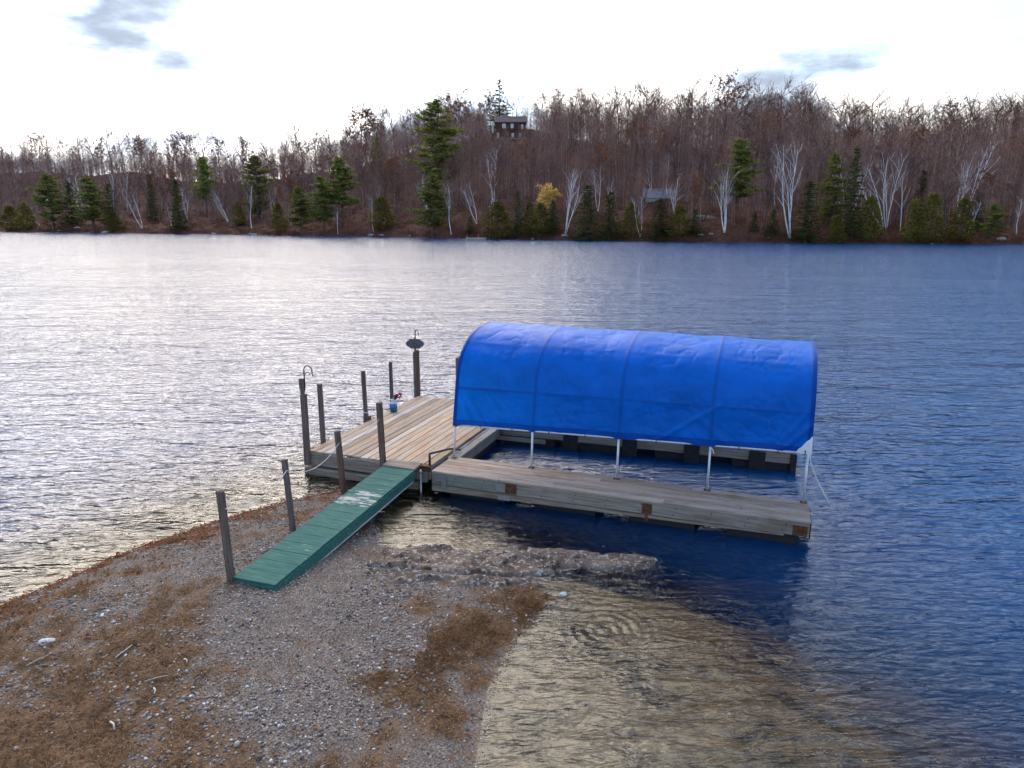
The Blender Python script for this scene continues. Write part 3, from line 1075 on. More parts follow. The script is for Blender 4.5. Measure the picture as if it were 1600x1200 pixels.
def build_gangway():
    top = dw(-0.56, -0.34, 0.50)
    bl, br = at(365, 905, z=0.26), at(428, 911, z=0.26)
    bot = (bl + br) / 2
    d = Vector((top[0] - bot[0], top[1] - bot[1], top[2] - bot[2]))
    Lg = d.length
    t = empty('gangway', (bot[0], bot[1], bot[2]))
    tag(t, 'sloping green painted plank ramp with peeling paint from beach to platform', 'gangway')
    rx = math.asin(d.z / Lg)
    rz = math.atan2(-d.x, d.y)
    t.rotation_euler = (Matrix.Rotation(rz, 3, 'Z') @ Matrix.Rotation(rx, 3, 'X')).to_euler()
    hw = 0.355
    n = 15
    w = Lg / n
    plank = [MB().box(-hw - 0.01, hw + 0.01, 0.0025, w - 0.0025, -0.036, 0, 0.004, 0.001).mesh('plank', TEAL) for _ in range(3)]
    wear = [0.05, 0.02, 0.04, 0.10, 0.03, 0.05, 0.06, 0.07, 0.06, 0.22, 0.19, 0.14, 0.10, 0.08, 0.05]
    for i in range(n):
        o = link('plank', plank[i % 3], t)
        o.location = (random.uniform(-0.004, 0.004), i * w, random.uniform(-0.002, 0.002))
        o.color = (1, 1, 1, wear[i])
    for s in (-1, 1):
        o = MB().box(s * hw - 0.022, s * hw + 0.022, 0.0, Lg - 0.02, -0.20, -0.039, 0.004).build('stringer', TEAL, t)
        o.color = (1, 1, 1, 0.10)
        o2 = MB().box(s * hw - 0.02, s * hw + 0.02, 0.35, Lg - 0.1, -0.232, -0.203, 0.004).build('skirt_strip', TEAL, t)
        o2.color = (1, 1, 1, 0.32)
    o = MB().box(-hw + 0.025, hw - 0.025, -0.0, 0.04, -0.15, -0.04, 0.004).build('end_board', TEAL, t)
    o.color = (1, 1, 1, 0.02)
    MB().box(-hw - 0.01, hw + 0.01, Lg + 0.003, Lg + 0.33, -0.012, 0.024, 0.004).build('landing_plank', BEAM, t)


build_gangway()

# ------------------------------------------------------------------ posts and the small things on the platform
def post(base, height, lean=(0, 0), w=0.085, d=0.085, label='', mat=POST, rz=None, depth=0.7, extra=None):
    t = empty('mooring_post', (base[0], base[1], base[2]), DOCK_RZ if rz is None else rz)
    tag(t, label, 'post', 'weathered wooden posts round the platform and ramp')
    b = MB()
    k = 5
    for i in range(1):
        pts = [(-w / 2, -d / 2), (w / 2, -d / 2), (w / 2, d / 2), (-w / 2, d / 2)]
        c = 0.012
        ring = []
        for (x, y) in pts:
            sx, sy = math.copysign(1, x), math.copysign(1, y)
            ring += [(x - sx * c, y), (x, y - sy * c)] if sx * sy < 0 else [(x, y - sy * c), (x - sx * c, y)]
        zs = [-depth, 0, height * 0.5, height - 0.015, height]
        vs = []
        for zi, z in enumerate(zs):
            sh = 0.90 if zi == 4 else 1.0
            for (x, y) in ring:
                vs.append((x * sh + lean[0] * z / height + random.uniform(-.002, .002), y * sh + lean[1] * z / height + random.uniform(-.002, .002), z))
        n = len(ring)
        fs = [(i * n + q, i * n + (q + 1) % n, (i + 1) * n + (q + 1) % n, (i + 1) * n + q) for i in range(len(zs) - 1) for q in range(n)]
        fs += [tuple(range((len(zs) - 1) * n, len(zs) * n)), tuple(range(n))[::-1]]
        b.poly(vs, fs)
    b.build('timber', mat, t)
    return t


def small_parts():
    # the three posts beside the ramp
    p = at(362, 912, z=0.14)
    post(p, at(350, 770, Y=p[1])[2] - 0.14, (-0.09, 0.05), 0.095, 0.095, 'grey wooden post at the foot of the green ramp')
    p = at(458, 830, z=0.12)
    post(p, at(446, 720, Y=p[1])[2] - 0.12, (-0.10, 0.04), 0.085, 0.085, 'leaning grey wooden post halfway along the green ramp')
    p = at(537, 770, z=0.03)
    post(p, at(530, 674, Y=p[1])[2] - 0.03, (-0.07, 0.0), 0.10, 0.10, 'wooden post between the ramp and the platform corner')
    p = dw(-1.02, -0.12, 0.1)
    post(p, 1.66, (-0.04, 0), 0.105, 0.105, 'dark wooden post at the top of the green ramp')
    # outer posts along the lake side of the platform
    p = dw(-2.88, -0.125, 0.28)
    t = post(p, 1.50, (0.01, 0), 0.115, 0.11, 'thick dark post carrying a crook at the platform front corner', depth=0.06)
    MB().box(-0.045, 0.03, -0.035, 0.035, 1.42, 1.62, 0.006).box(-0.055, 0.05, -0.045, 0.045, 1.624, 1.84, 0.006).build('top_piece', POST, t)
    p = dw(-3.012, 0.66, 0.0)
    post(p, 1.82, (0, 0), 0.095, 0.095, 'tall dark post second along the lake side of the platform')
    p = dw(-3.012, 2.5, 0.0)
    post(p, 1.74, (-0.03, 0), 0.09, 0.09, 'brown post with a rope collar at the middle of the platform lake side')
    MB().tube([(0.07 * math.cos(q), 0.07 * math.sin(q), 0.70) for q in np.linspace(0, 6.3, 14)], 0.011, 6).build('rope_collar', ROPE, [o for o in C.objects if o.name.startswith('mooring_post')][-1])
    MB().box(-0.06, 0.11, -0.07, 0.07, 0.42, 0.60, 0.02).build('wood_block', POST, [o for o in C.objects if o.name.startswith('mooring_post')][-1])
    p = dw(-3.42, 4.5, 0.0)
    post(p, 1.56, (0, 0), 0.085, 0.085, 'thin dark post standing behind the blue jar')
    # double post with plaque
    p = dw(-3.06, 5.24, 0.0)
    t = post(p, 1.74, (0, 0), 0.085, 0.085, 'double dark post with a scalloped plaque at the far platform corner')
    MB().box(0.048, 0.130, -0.04, 0.04, -0.6, 1.78, 0.008).build('timber', POST, t)
    MB().box(0.02, 0.075, -0.065, -0.043, 1.55, 2.16, 0.004).build('stake', POST, t)
    # behind the canopy's left edge
    p = dw(-1.74, 5.24, 0.0)
    post(p, 1.66, (0, 0), 0.10, 0.10, 'dark post showing just left of the canopy edge')

    # plaque: lobed board on the stake
    pl = empty('plaque', tuple(dw(-3.06, 5.24, 1.98)), DOCK_RZ + math.radians(14))
    tag(pl, 'dark lobed plaque fixed on top of the double post', 'sign')
    half = [(0.0, 0.135), (0.13, 0.135), (0.15, 0.125), (0.165, 0.10), (0.185, 0.085), (0.215, 0.075), (0.24, 0.055), (0.252, 0.028), (0.255, 0.0)]
    q1 = half[:-1] + [(x, -z) for x, z in half[::-1]]
    outl = [(0.04 + x, z) for x, z in q1] + [(0.04 - x, z) for x, z in q1[::-1][1:-1]]
    outl = outl[::-1]
    b = MB()
    n = len(outl)
    b.poly([(x, -0.10, z) for x, z in outl] + [(x, -0.075, z) for x, z in outl], [tuple(range(n)), tuple(range(n, 2 * n))[::-1]] + [(i, n + i, n + (i + 1) % n, (i + 1) % n) for i in range(n)])
    b.build('board', plain_mat('plaque_paint', (0.10, 0.105, 0.13), 0.55, 0.1, 0.25, 10), pl)
    MB().box(0.0, 0.075, -0.125, -0.102, -0.135, 0.10, 0.004).build('backing_strip', POST, pl)
    hk = empty('plant_hook', tuple(dw(-3.06, 5.24, 2.08)), DOCK_RZ)
    tag(hk, 'thin double wire hook rising above the lobed plaque', 'hook')
    MB().tube([(0.05, -0.03, -0.1), (0.05, -0.03, 0.18), (0.06, -0.03, 0.26), (0.10, -0.03, 0.285), (0.145, -0.03, 0.26), (0.155, -0.03, 0.16), (0.165, -0.03, 0.13)], 0.011, 6).build('wire', IRON, hk, True)
    MB().tube([(0.05, -0.03, 0.2), (0.03, -0.03, 0.27), (0.02, -0.03, 0.26)], 0.007, 6).build('wire', IRON, hk, True)

    # shepherd's crook on the corner post
    cr = empty('shepherd_crook', tuple(dw(-2.88, -0.125, 2.0)), DOCK_RZ)
    tag(cr, 'black wire shepherd crook on the platform front corner post', 'hook')
    arc = [(0.045, 0, -0.15), (0.06, 0, 0.0), (0.06, 0, 0.28)] + [(0.16 - 0.10 * math.cos(q), 0, 0.30 + 0.105 * math.sin(q)) for q in np.linspace(0.1, 3.3, 12)] + [(0.265, 0, 0.22), (0.285, 0, 0.20)]
    MB().tube(arc, 0.012, 6).build('wire', IRON, cr, True)
    MB().tube([(0.06, 0, 0.16), (0.10, 0, 0.24), (0.16, 0, 0.27), (0.21, 0, 0.24), (0.19, 0, 0.20)], 0.006, 6).build('scroll', IRON, cr, True)

    # sagging rope from post to post
    def rope(p, q, sag, label):
        p, q = np.array(p), np.array(q)
        c = (p + q) / 2
        t = empty('rope', tuple(c))
        tag(t, label, 'rope', 'white ropes strung between the posts')
        pts = [tuple(p + (q - p) * k - np.array([0, 0, sag * 4 * k * (1 - k)]) - c) for k in np.linspace(0, 1, 17)]
        MB().tube(pts, 0.0065, 6).build('strand', ROPE, t, True)
    A = at(352, 795, Y=at(362, 912, z=0.14)[1])
    B = at(448, 735, Y=at(458, 830, z=0.12)[1])
    Cc = at(531, 690, Y=at(537, 770, z=0.03)[1])
    D = at(596, 650, Y=dw(-1.02, -0.12)[1])
    rope(B, Cc, 0.24, 'white rope sagging from the ramp middle post to the platform corner')
    rope(Cc, D, 0.16, 'white rope looping across the deck to the ramp top post')
    rope(A, B, 0.18, 'white rope hanging low between the two ramp posts on the beach')

    # jar with flowers
    a, b = dl(at(615, 643, z=0.5))
    j = empty('flower_jar', tuple(dw(a, b, 0.505)))
    tag(j, 'blue and green glass jar with magenta flowers on the platform', 'jar')
    t = NT('painted_glass')
    sep = t.n('SeparateXYZ')
    t.put(sep.inputs[0], t.coord('Object'))
    nz = t.noise(t.coord('Object'), 22, 4, 0.6)
    hgt = t.math('ADD', sep.outputs[2], t.math('MULTIPLY', t.math('SUBTRACT', nz, 0.5), 0.10))
    c = t.mix(t.ramp(hgt, 0.11, 0.145), (0.015, 0.085, 0.075), (0.02, 0.16, 0.46))
    c = t.mix(t.ramp(hgt, 0.20, 0.235), c, (0.50, 0.58, 0.66))
    c = t.mix(t.ramp(nz, 0.62, 0.68), c, (0.35, 0.42, 0.36))
    jm = t.done(t.principled(c, 0.12, spec=0.6))
    MB().lathe([(0.0, 0.0), (0.085, 0.0), (0.098, 0.012), (0.10, 0.04), (0.10, 0.19), (0.092, 0.225), (0.062, 0.255), (0.055, 0.27), (0.058, 0.30), (0.066, 0.305), (0.066, 0.318), (0.05, 0.318), (0.048, 0.26), (0.0, 0.25)], 24).build('glass', jm, j, True)
    fl, st = MB(), MB()
    r2 = random.Random(3)
    for k in range(9):
        tip = Vector((r2.uniform(0.02, 0.22), r2.uniform(-0.07, 0.07), r2.uniform(0.36, 0.50)))
        st.tube([(0.01, 0, 0.24), tuple(tip * 0.6 + Vector((0, 0, 0.14))), tuple(tip)], 0.005, 5)
        for m in range(16):
            dv = Vector((r2.gauss(0, 1), r2.gauss(0, 1), r2.gauss(0, 0.8))).normalized()
            sd_ = dv.orthogonal().normalized()
            c0 = tip + dv * 0.008
            e = tip + dv * r2.uniform(0.035, 0.05)
            fl.poly([c0 - sd_ * 0.008, c0 + sd_ * 0.008, e + sd_ * 0.016, e - sd_ * 0.016], [(0, 1, 2, 3)])
    fl.build('petals', leaf_mat('magenta_petals', (0.22, 0.012, 0.09), (0.36, 0.03, 0.17), 0.2), j)
    st.build('stems', leaf_mat('stem_green', (0.06, 0.09, 0.03), (0.08, 0.12, 0.04)), j)

    # bent black pipe at the platform corner, and a galvanised pipe by the ramp
    pr = empty('pipe_rail', tuple(dw(0, 0, 0.513)), DOCK_RZ)
    tag(pr, 'rusty black bent pipe rail at the platform corner beside the ramp', 'rail')
    MB().tube([(-0.03, 0.02, 0.0), (-0.03, 0.02, 0.22)], 0.026, 8).build('upright', IRON, pr, True)
    q = dl(at(733, 693, z=0.62))
    MB().tube([(-0.03, 0.02, 0.235), (q[0] * 0.5, q[1] * 0.5, 0.17), (0.12, 1.20, -0.03)], 0.022, 8).build('bar', IRON, pr, True)
    gp = empty('support_pipe', tuple(dw(-0.13, -0.20, 0.0)), DOCK_RZ)
    tag(gp, 'galvanised pipe standing in the water beside the ramp top', 'pipe')
    MB().tube([(0, 0, -0.8), (0, 0, 0.47)], 0.02, 10).build('tube', GALV, gp, True)
    MB().tube([(0, 0, 0.40), (0, 0, 0.44)], 0.029, 10).build('collar', GALV, gp, True)


small_parts()

# ------------------------------------------------------------------ beach: rock ledge, gravel, grass, leaves
def rock_mat():
    t = NT('lichened_rock')
    p = t.coord('Object')
    a = t.noise(p, 1.6, 7, 0.65)
    b = t.noise(p, 13.0, 8, 0.78)
    c = t.mix(t.ramp(a, 0.35, 0.65), (0.105, 0.075, 0.055), (0.215, 0.160, 0.122))
    c = t.mix(t.ramp(b, 0.53, 0.60), c, (0.46, 0.43, 0.40))
    c = t.mix(t.ramp(t.noise(p, 5.0, 8, 0.75), 0.53, 0.60), c, (0.050, 0.038, 0.030))
    h = t.math('ADD', t.math('MULTIPLY', a, 0.5), t.math('MULTIPLY', b, 0.5))
    return t.done(t.principled(c, 0.85, t.bump(h, 0.9, 0.06), spec=0.08))


ROCK = rock_mat()


def build_ledge():
    outline = [at(x, y, z=0.05)[:2] for x, y in ((590, 852), (660, 846), (760, 850), (860, 853), (960, 858), (1030, 864), (1048, 872), (1020, 890), (960, 893),
                                              (890, 888), (850, 905), (790, 920), (720, 925), (660, 915), (600, 905), (560, 905), (575, 870))]
    poly = np.array(outline)
    xs = np.arange(poly[:, 0].min() - 0.3, poly[:, 0].max() + 0.9, 0.04)
    ys = np.arange(poly[:, 1].min() - 0.3, poly[:, 1].max() + 0.35, 0.03)
    X, Y = np.meshgrid(xs, ys)
    P = np.stack([X.ravel(), Y.ravel()], 1)
    global LAND
    keep = LAND
    LAND = poly
    sd = land_sd(P)
    LAND = keep
    nz = fbm(P, 1.3, 6, 21.0)
    rid = np.array([mnoise.ridged_multi_fractal(Vector((p[0] * 0.9, p[1] * 2.2, 4.0)), 0.9, 2.1, 5, 1.0, 2.0) for p in P])
    g = near_h(P)
    soft = 0.28 + 0.55 * np.clip((0.6 - P[:, 0]) / 2.2, 0, 1)
    up = np.clip(sd / soft + 0.42 + nz * 0.35 + 0.25 * fbm(P, 4.0, 4, 14.0), 0, 1)
    up = up * up * (3 - 2 * up)
    hgt = np.maximum(g, 0.0) * 0.8 + 0.045 + 0.025 * up + 0.028 * nz + 0.016 * (rid - 1.0)
    crack = np.exp(-(np.abs(P[:, 1] - (9.95 + 0.10 * np.sin(P[:, 0] * 2.3) + nz * 0.10)) / 0.045) ** 2) * (P[:, 0] < 0.6)
    hgt += 0.012 * fbm(P, 7.5, 5, 2.0) - 0.030 * np.exp(-(fbm(P, 1.7, 4, 6.0) / 0.07) ** 2)
    hgt -= 0.06 * crack
    Z = np.where(sd > -0.3, up * hgt * 1.1 + (1 - up) * (g - 0.10), g - 0.3)
    fc = grid_faces(len(xs), len(ys))
    good = (sd > -0.30)
    fc = fc[good[fc].all(1)]
    used = np.unique(fc)
    remap = np.full(len(P), -1)
    remap[used] = np.arange(len(used))
    c = np.array([P[:, 0].mean(), P[:, 1].mean(), 0])
    V = np.column_stack([P, Z])[used] - c
    o = link('rock_ledge', np_mesh('rock_ledge', V, remap[fc], ROCK, True))
    o.location = c
    tag(o, 'long low brown rock ledge with pale lichen at the water edge', 'rock')


build_ledge()


def boulder(name, loc, size, label, cat='rock', seed=1, mat=ROCK, group=None, flat=0.6):
    import bmesh
    bm = bmesh.new()
    bmesh.ops.create_icosphere(bm, subdivisions=3, radius=1.0)
    for v in bm.verts:
        k = 1 + 0.32 * mnoise.fractal(v.co * 1.1 + Vector((seed * 3.7, seed, 0)), 1.0, 2.0, 4)
        v.co = Vector((v.co.x * size[0] * k, v.co.y * size[1] * k, v.co.z * size[2] * k))
    me = bpy.data.meshes.new(name)
    bm.to_mesh(me)
    bm.free()
    me.materials.append(mat)
    for p in me.polygons:
        p.use_smooth = seed % 2 == 0
    o = link(name, me)
    o.location = loc
    return tag(o, label, cat, group)


def submerged():
    p = at(1150, 915, z=-0.35)
    boulder('boulder', (p[0], p[1], -0.70), (1.05, 0.6, 0.40), 'brown boulder under water right of the rock ledge', seed=4, mat=plain_mat('wet_brown_rock', (0.055, 0.034, 0.024), 0.9, 0, 0.4, 6, 0.5, 0.1))
    p = at(70, 997, z=0.2)
    boulder('stone', (p[0], p[1], gz(p) + 0.01), (0.10, 0.07, 0.04), 'pale flat stone on the left of the beach', seed=6, mat=plain_mat('pale_stone', (0.5, 0.48, 0.47), 0.85))
    p = at(880, 927, z=0.03)
    boulder('stone', (p[0], p[1], max(gz(p), -0.02) + 0.03), (0.05, 0.045, 0.035), 'small pale stone at the tip of the reed mat', seed=8, mat=bpy.data.materials['pale_stone'])


submerged()


def scatter(n, xr, yr, keep):
    P = np.column_stack([rng.uniform(*xr, n), rng.uniform(*yr, n)])
    sd = land_sd(P)
    lit, wr = cover(P, sd)
    k = keep(P, sd, lit, wr)
    return P[k], sd[k], lit[k], wr[k]


def in_view(P, m=0.4):
    return (np.abs(P[:, 0]) < P[:, 1] * 0.80 + m) & (P[:, 1] > 5.3)


def build_pebbles():
    def keep(P, sd, lit, wr):
        pr = np.clip(1.05 - 0.95 * lit - 0.7 * wr, 0.10, 1)
        return (sd > -0.12) & in_view(P) & (rng.random(len(P)) < pr)
    P, sd, lit, wr = scatter(110000, (-9, 1.2), (5.3, 13.6), keep)
    P = P[:46000]
    n = len(P)
    ph = (1 + 5 ** 0.5) / 2
    base = np.array([(-1, ph, 0), (1, ph, 0), (-1, -ph, 0), (1, -ph, 0), (0, -1, ph), (0, 1, ph), (0, -1, -ph), (0, 1, -ph), (ph, 0, -1), (ph, 0, 1), (-ph, 0, -1), (-ph, 0, 1)], float)
    base /= np.linalg.norm(base[0])
    tris = np.array([(0, 11, 5), (0, 5, 1), (0, 1, 7), (0, 7, 10), (0, 10, 11), (1, 5, 9), (5, 11, 4), (11, 10, 2), (10, 7, 6), (7, 1, 8), (3, 9, 4), (3, 4, 2), (3, 2, 6), (3, 6, 8), (3, 8, 9), (4, 9, 5), (2, 4, 11), (6, 2, 10), (8, 6, 7), (9, 8, 1)])
    Z = near_h(P)
    size = (0.005 + 0.012 * rng.random(n) ** 2.4) * (0.75 + 0.7 * np.clip(0.5 + fbm(P, 0.9, 3, 31.0), 0, 1))
    size[rng.random(n) < 0.015] *= 1.9
    sc = np.column_stack([size * rng.uniform(0.9, 1.6, n), size * rng.uniform(0.7, 1.1, n), size * rng.uniform(0.45, 0.8, n)])
    an = rng.uniform(0, 6.28, n)
    V = base[None] * (1 + rng.uniform(-0.16, 0.16, (n, 12, 1))) * sc[:, None]
    ca, sa = np.cos(an)[:, None], np.sin(an)[:, None]
    V = np.stack([V[:, :, 0] * ca - V[:, :, 1] * sa, V[:, :, 0] * sa + V[:, :, 1] * ca, V[:, :, 2]], -1)
    V += np.column_stack([P, Z + size * 0.25])[:, None]
    Fc = (tris[None] + 12 * np.arange(n)[:, None, None]).reshape(-1, 3)
    t = NT('pebbles')
    r = t.n('NewGeometry').outputs['Random Per Island']
    wn = t.n('TexWhiteNoise', noise_dimensions='1D')
    t.put(wn.inputs['W'], t.math('MULTIPLY', r, 97.0))
    c = t.mix(r, (0.068, 0.050, 0.042), (0.41, 0.345, 0.30))
    c = t.mix(t.ramp(wn.outputs['Value'], 0.55, 0.9), c, (0.25, 0.185, 0.14))
    c = t.mix(t.ramp(wn.outputs['Value'], 0.93, 0.97), c, (0.62, 0.60, 0.58))
    m = t.done(t.principled(c, 0.85, spec=0.12))
    o = link('gravel', np_mesh('gravel', V.reshape(-1, 3), Fc, m, True))
    tag(o, 'grey and tan pebbles covering the beach', 'gravel', kind='stuff')


build_pebbles()


def strips(P, Z, length, width, dirs, lift, bend, n_seg=2):
    """thin tapering blades as triangles: root at P, leaning along dirs, tip raised by lift"""
    n = len(P)
    side = np.column_stack([-dirs[:, 1], dirs[:, 0], np.zeros(n)]) * width[:, None] / 2
    root = np.column_stack([P, Z])
    mid = root + np.column_stack([dirs * (length * 0.45 * bend)[:, None], lift * 0.62])
    tip = root + np.column_stack([dirs * (length * bend)[:, None], lift])
    V = np.stack([root - side, root + side, mid + side * 0.8, mid - side * 0.8, tip], 1)
    b = 5 * np.arange(n)[:, None]
    Fc = np.concatenate([b + np.array([[0, 1, 2]]), b + np.array([[0, 2, 3]]), b + np.array([[3, 2, 4]])], 0)
    return V.reshape(-1, 3), Fc


def build_ground_cover():
    # dry grass: tufts
    def keep(P, sd, lit, wr):
        return (sd > 0.15) & in_view(P) & (rng.random(len(P)) < np.clip((lit - 0.40) * 1.7, 0.02, 1))
    Pt, *_ = scatter(5200, (-9, 0.6), (5.3, 12.5), keep)
    per = 26
    n = len(Pt) * per
    P = np.repeat(Pt, per, 0) + rng.normal(0, 0.045, (n, 2))
    an = rng.uniform(0, 6.28, n)
    L_ = rng.uniform(0.04, 0.16, n)
    V, Fc = strips(P, near_h(P) - 0.004, L_, rng.uniform(0.004, 0.008, n), np.column_stack([np.cos(an), np.sin(an)]), L_ * rng.uniform(0.05, 0.5, n), rng.uniform(0.6, 1.0, n))
    o = link('dry_grass', np_mesh('dry_grass', V, Fc, leaf_mat('dry_grass', (0.065, 0.034, 0.019), (0.36, 0.235, 0.125), 0.2)))
    tag(o, 'low brown dry grass tufts on the beach', 'grass', kind='stuff')

    # reed and needle mat along the bay shore
    pts = np.array([(0.40, 9.5), (0.10, 9.0), (-0.40, 8.45), (-0.75, 8.0), (-1.2, 7.6), (-1.7, 7.3)])
    n = 7000
    s = rng.random(n) ** 1.25 * (len(pts) - 1.001)
    i = s.astype(int)
    c = pts[i] + (pts[i + 1] - pts[i]) * (s - i)[:, None]
    P = c + rng.normal(0, 1, (n, 2)) * (0.13 + 0.22 * rng.random(n) * np.sin(np.clip(s / 4.8, 0, 1) * math.pi))[:, None] * (0.5 + 1.1 * np.abs(fbm(c, 1.1, 3, 8.0)))[:, None]
    sd = land_sd(P)
    P = P[(sd > -0.10) & (fbm(P, 2.6, 3, 17.0) > -0.12)]
    n = len(P)
    an = rng.normal(math.radians(40), 1.3, n)
    L_ = rng.uniform(0.04, 0.17, n)
    V, Fc = strips(P, near_h(P) + rng.uniform(0.0, 0.022, n), L_, rng.uniform(0.004, 0.009, n), np.column_stack([np.cos(an), np.sin(an)]), rng.uniform(-0.008, 0.014, n), np.ones(n))
    o = link('reed_mat', np_mesh('reed_mat', V, Fc, leaf_mat('dead_reeds', (0.045, 0.024, 0.014), (0.19, 0.100, 0.050), 0.1)))
    tag(o, 'brown washed up reed mat along the bay shore', 'reeds', kind='stuff')

    # russet leaves along the lake shore, a few elsewhere
    def keep2(P, sd, lit, wr):
        return (sd > -0.06) & in_view(P) & (rng.random(len(P)) < np.clip(wr * 0.9, 0, 1) + 0.012)
    P, sd, lit, wr = scatter(60000, (-10, 0.8), (5.3, 14.0), keep2)
    P = P[:14000]
    n = len(P)
    an = rng.uniform(0, 6.28, n)
    d = np.column_stack([np.cos(an), np.sin(an)])
    L_ = rng.uniform(0.022, 0.06, n)
    V, Fc = strips(P, near_h(P) + rng.uniform(0.002, 0.03, n), L_, L_ * rng.uniform(0.45, 0.8, n), d, rng.uniform(-0.004, 0.022, n), np.ones(n))
    o = link('leaf_wrack', np_mesh('leaf_wrack', V, Fc, leaf_mat('russet_leaves', (0.09, 0.034, 0.016), (0.29, 0.115, 0.052), 0.2)))
    tag(o, 'russet fallen leaves washed along the lake shore', 'leaves', kind='stuff')


build_ground_cover()


def build_sticks():
    spec = [((172, 1125), (178, 1138), 0.011, 'short white driftwood stick at the lower left of the beach'), ((226, 1064), (262, 1056), 0.007, 'thin pale twig lying above the lower left grass'),
            ((240, 1074), (241, 1084), 0.010, 'short pale stick near the middle of the beach grass'), ((180, 1026), (206, 1010), 0.008, 'bent grey twig beside the left grass patch'),
            ((40, 1034), (75, 1020), 0.007, 'grey twig at the far left of the beach'), ((288, 1030), (292, 1037), 0.010, 'small white stick left of the gravel strip')]
    sm = plain_mat('driftwood', (0.55, 0.50, 0.44), 0.85, 0, 0.2, 30)
    for (a, b, r, lab) in spec:
        p, q = at(*a, z=0.22), at(*b, z=0.22)
        p[2], q[2] = gz(p) + r + 0.01, gz(q) + r + 0.02
        c = (p + q) / 2
        m = (p + q) / 2 + np.array([0.01, 0.012, 0.006])
        o = MB().tube([tuple(p - c), tuple(m - c), tuple(q - c)], [r, r * 0.9, r * 0.6], 7).build('driftwood_stick', sm, None, True)
        o.location = c
        tag(o, lab, 'stick', 'bits of driftwood on the beach')


build_sticks()

# ------------------------------------------------------------------ trees of the far shore
BARK = plain_mat('grey_brown_bark', (0.125, 0.092, 0.080), 0.95, 0, 0.3, 1.5, spec=0.05)
WBARK = plain_mat('mixed_bark', (0.24, 0.185, 0.17), 0.95, 0, 0.3, 1.5, spec=0.05, island=True)
TWIG = leaf_mat('mauve_twigs', (0.150, 0.070, 0.054), (0.315, 0.172, 0.138), 0.0)
BIRCH = plain_mat('white_birch_bark', (0.80, 0.77, 0.74), 0.75, 0, 0.22, 1.2)
BIRCHTWIG = leaf_mat('birch_twigs', (0.20, 0.125, 0.115), (0.32, 0.22, 0.20), 0.0)
RUSSET = leaf_mat('russet_oak_leaves', (0.17, 0.060, 0.028), (0.30, 0.120, 0.058), 0.25)
GOLD = leaf_mat('golden_leaves', (0.55, 0.30, 0.09), (0.75, 0.47, 0.18), 0.35)
PINE = leaf_mat('pine_needles', (0.100, 0.120, 0.030), (0.330, 0.325, 0.092), 0.3)
SPRUCE = leaf_mat('spruce_needles', (0.030, 0.042, 0.016), (0.115, 0.128, 0.042), 0.2)
CEDAR = leaf_mat('cedar_foliage', (0.085, 0.080, 0.018), (0.250, 0.205, 0.052), 0.25)


class Tree:
    """segments for tubes, plus loose triangles for twigs or leaves"""
    def __init__(self, seed):
        self.r = random.Random(seed)
        self.seg, self.tri, self.leaf = [], [], []

    def limb(self, p, d, L_, r0, r1, n, wob, up=0.0):
        pts = [p.copy()]
        for i in range(n):
            d = (d + Vector((self.r.gauss(0, wob), self.r.gauss(0, wob), self.r.gauss(0, wob) + up))).normalized()
            q = p + d * (L_ / n)
            self.seg.append((p.copy(), q.copy(), r0 + (r1 - r0) * i / n, r0 + (r1 - r0) * (i + 1) / n))
            p = q
            pts.append(p.copy())
        return pts, d

    def twig(self, p, d, L_, w):
        s = d.cross(Vector((self.r.gauss(0, 1), self.r.gauss(0, 1), self.r.gauss(0, 1))))
        if s.length < 1e-4:
            return
        s = s.normalized() * w
        self.tri.append((p - s, p + s, p + d * L_))

    def tuft(self, c, size, n, flat=1.0, droop=0.0, out=None):
        for _ in range(n):
            d = Vector((self.r.gauss(0, 1), self.r.gauss(0, 1), self.r.gauss(0, 1) * flat - droop))
            if out is not None:
                d += out
            d.normalize()
            s = d.cross(Vector((self.r.gauss(0, 1), self.r.gauss(0, 1), self.r.gauss(0, 1)))).normalized()
            L_ = size * self.r.uniform(0.6, 1.2)
            o = c + Vector((self.r.gauss(0, 1), self.r.gauss(0, 1), self.r.gauss(0, 1) * flat)) * size * 0.35
            self.leaf.append((o - s * L_ * 0.28, o + s * L_ * 0.28, o + d * L_))

    def rand_dir(self, base, spread):
        v = Vector((self.r.gauss(0, 1), self.r.gauss(0, 1), self.r.gauss(0, 1)))
        v = (v - base * v.dot(base)).normalized()
        return (base * math.cos(spread) + v * math.sin(spread)).normalized()

    def tubes(self, sides=4):
        n = len(self.seg)
        if not n:
            return np.zeros((0, 3)), np.zeros((0, 4), int)
        A = np.array([tuple(s[0]) for s in self.seg])
        B = np.array([tuple(s[1]) for s in self.seg])
        ra, rb = np.array([s[2] for s in self.seg]), np.array([s[3] for s in self.seg])
        d = B - A
        d /= np.linalg.norm(d, axis=1)[:, None]
        h = np.where(np.abs(d[:, 2:3]) < 0.9, np.array([[0, 0, 1.0]]), np.array([[1.0, 0, 0]]))
        s = np.cross(d, h)
        s /= np.linalg.norm(s, axis=1)[:, None]
        u = np.cross(s, d)
        V = []
        for k in range(sides):
            a = 2 * math.pi * k / sides
            o = s * math.cos(a) + u * math.sin(a)
            V += [A + o * ra[:, None], B + o * rb[:, None]]
        V = np.stack(V, 1).reshape(-1, 3)
        b = 2 * sides * np.arange(n)[:, None]
        Fc = np.concatenate([b + np.array([[2 * k, (2 * k + 2) % (2 * sides), (2 * k + 3) % (2 * sides), 2 * k + 1]]) for k in range(sides)], 0)
        return V, Fc

    @staticmethod
    def tris(lst):
        V = np.array([[tuple(p) for p in t] for t in lst]).reshape(-1, 3) if lst else np.zeros((0, 3))
        return V, np.arange(len(V)).reshape(-1, 3)


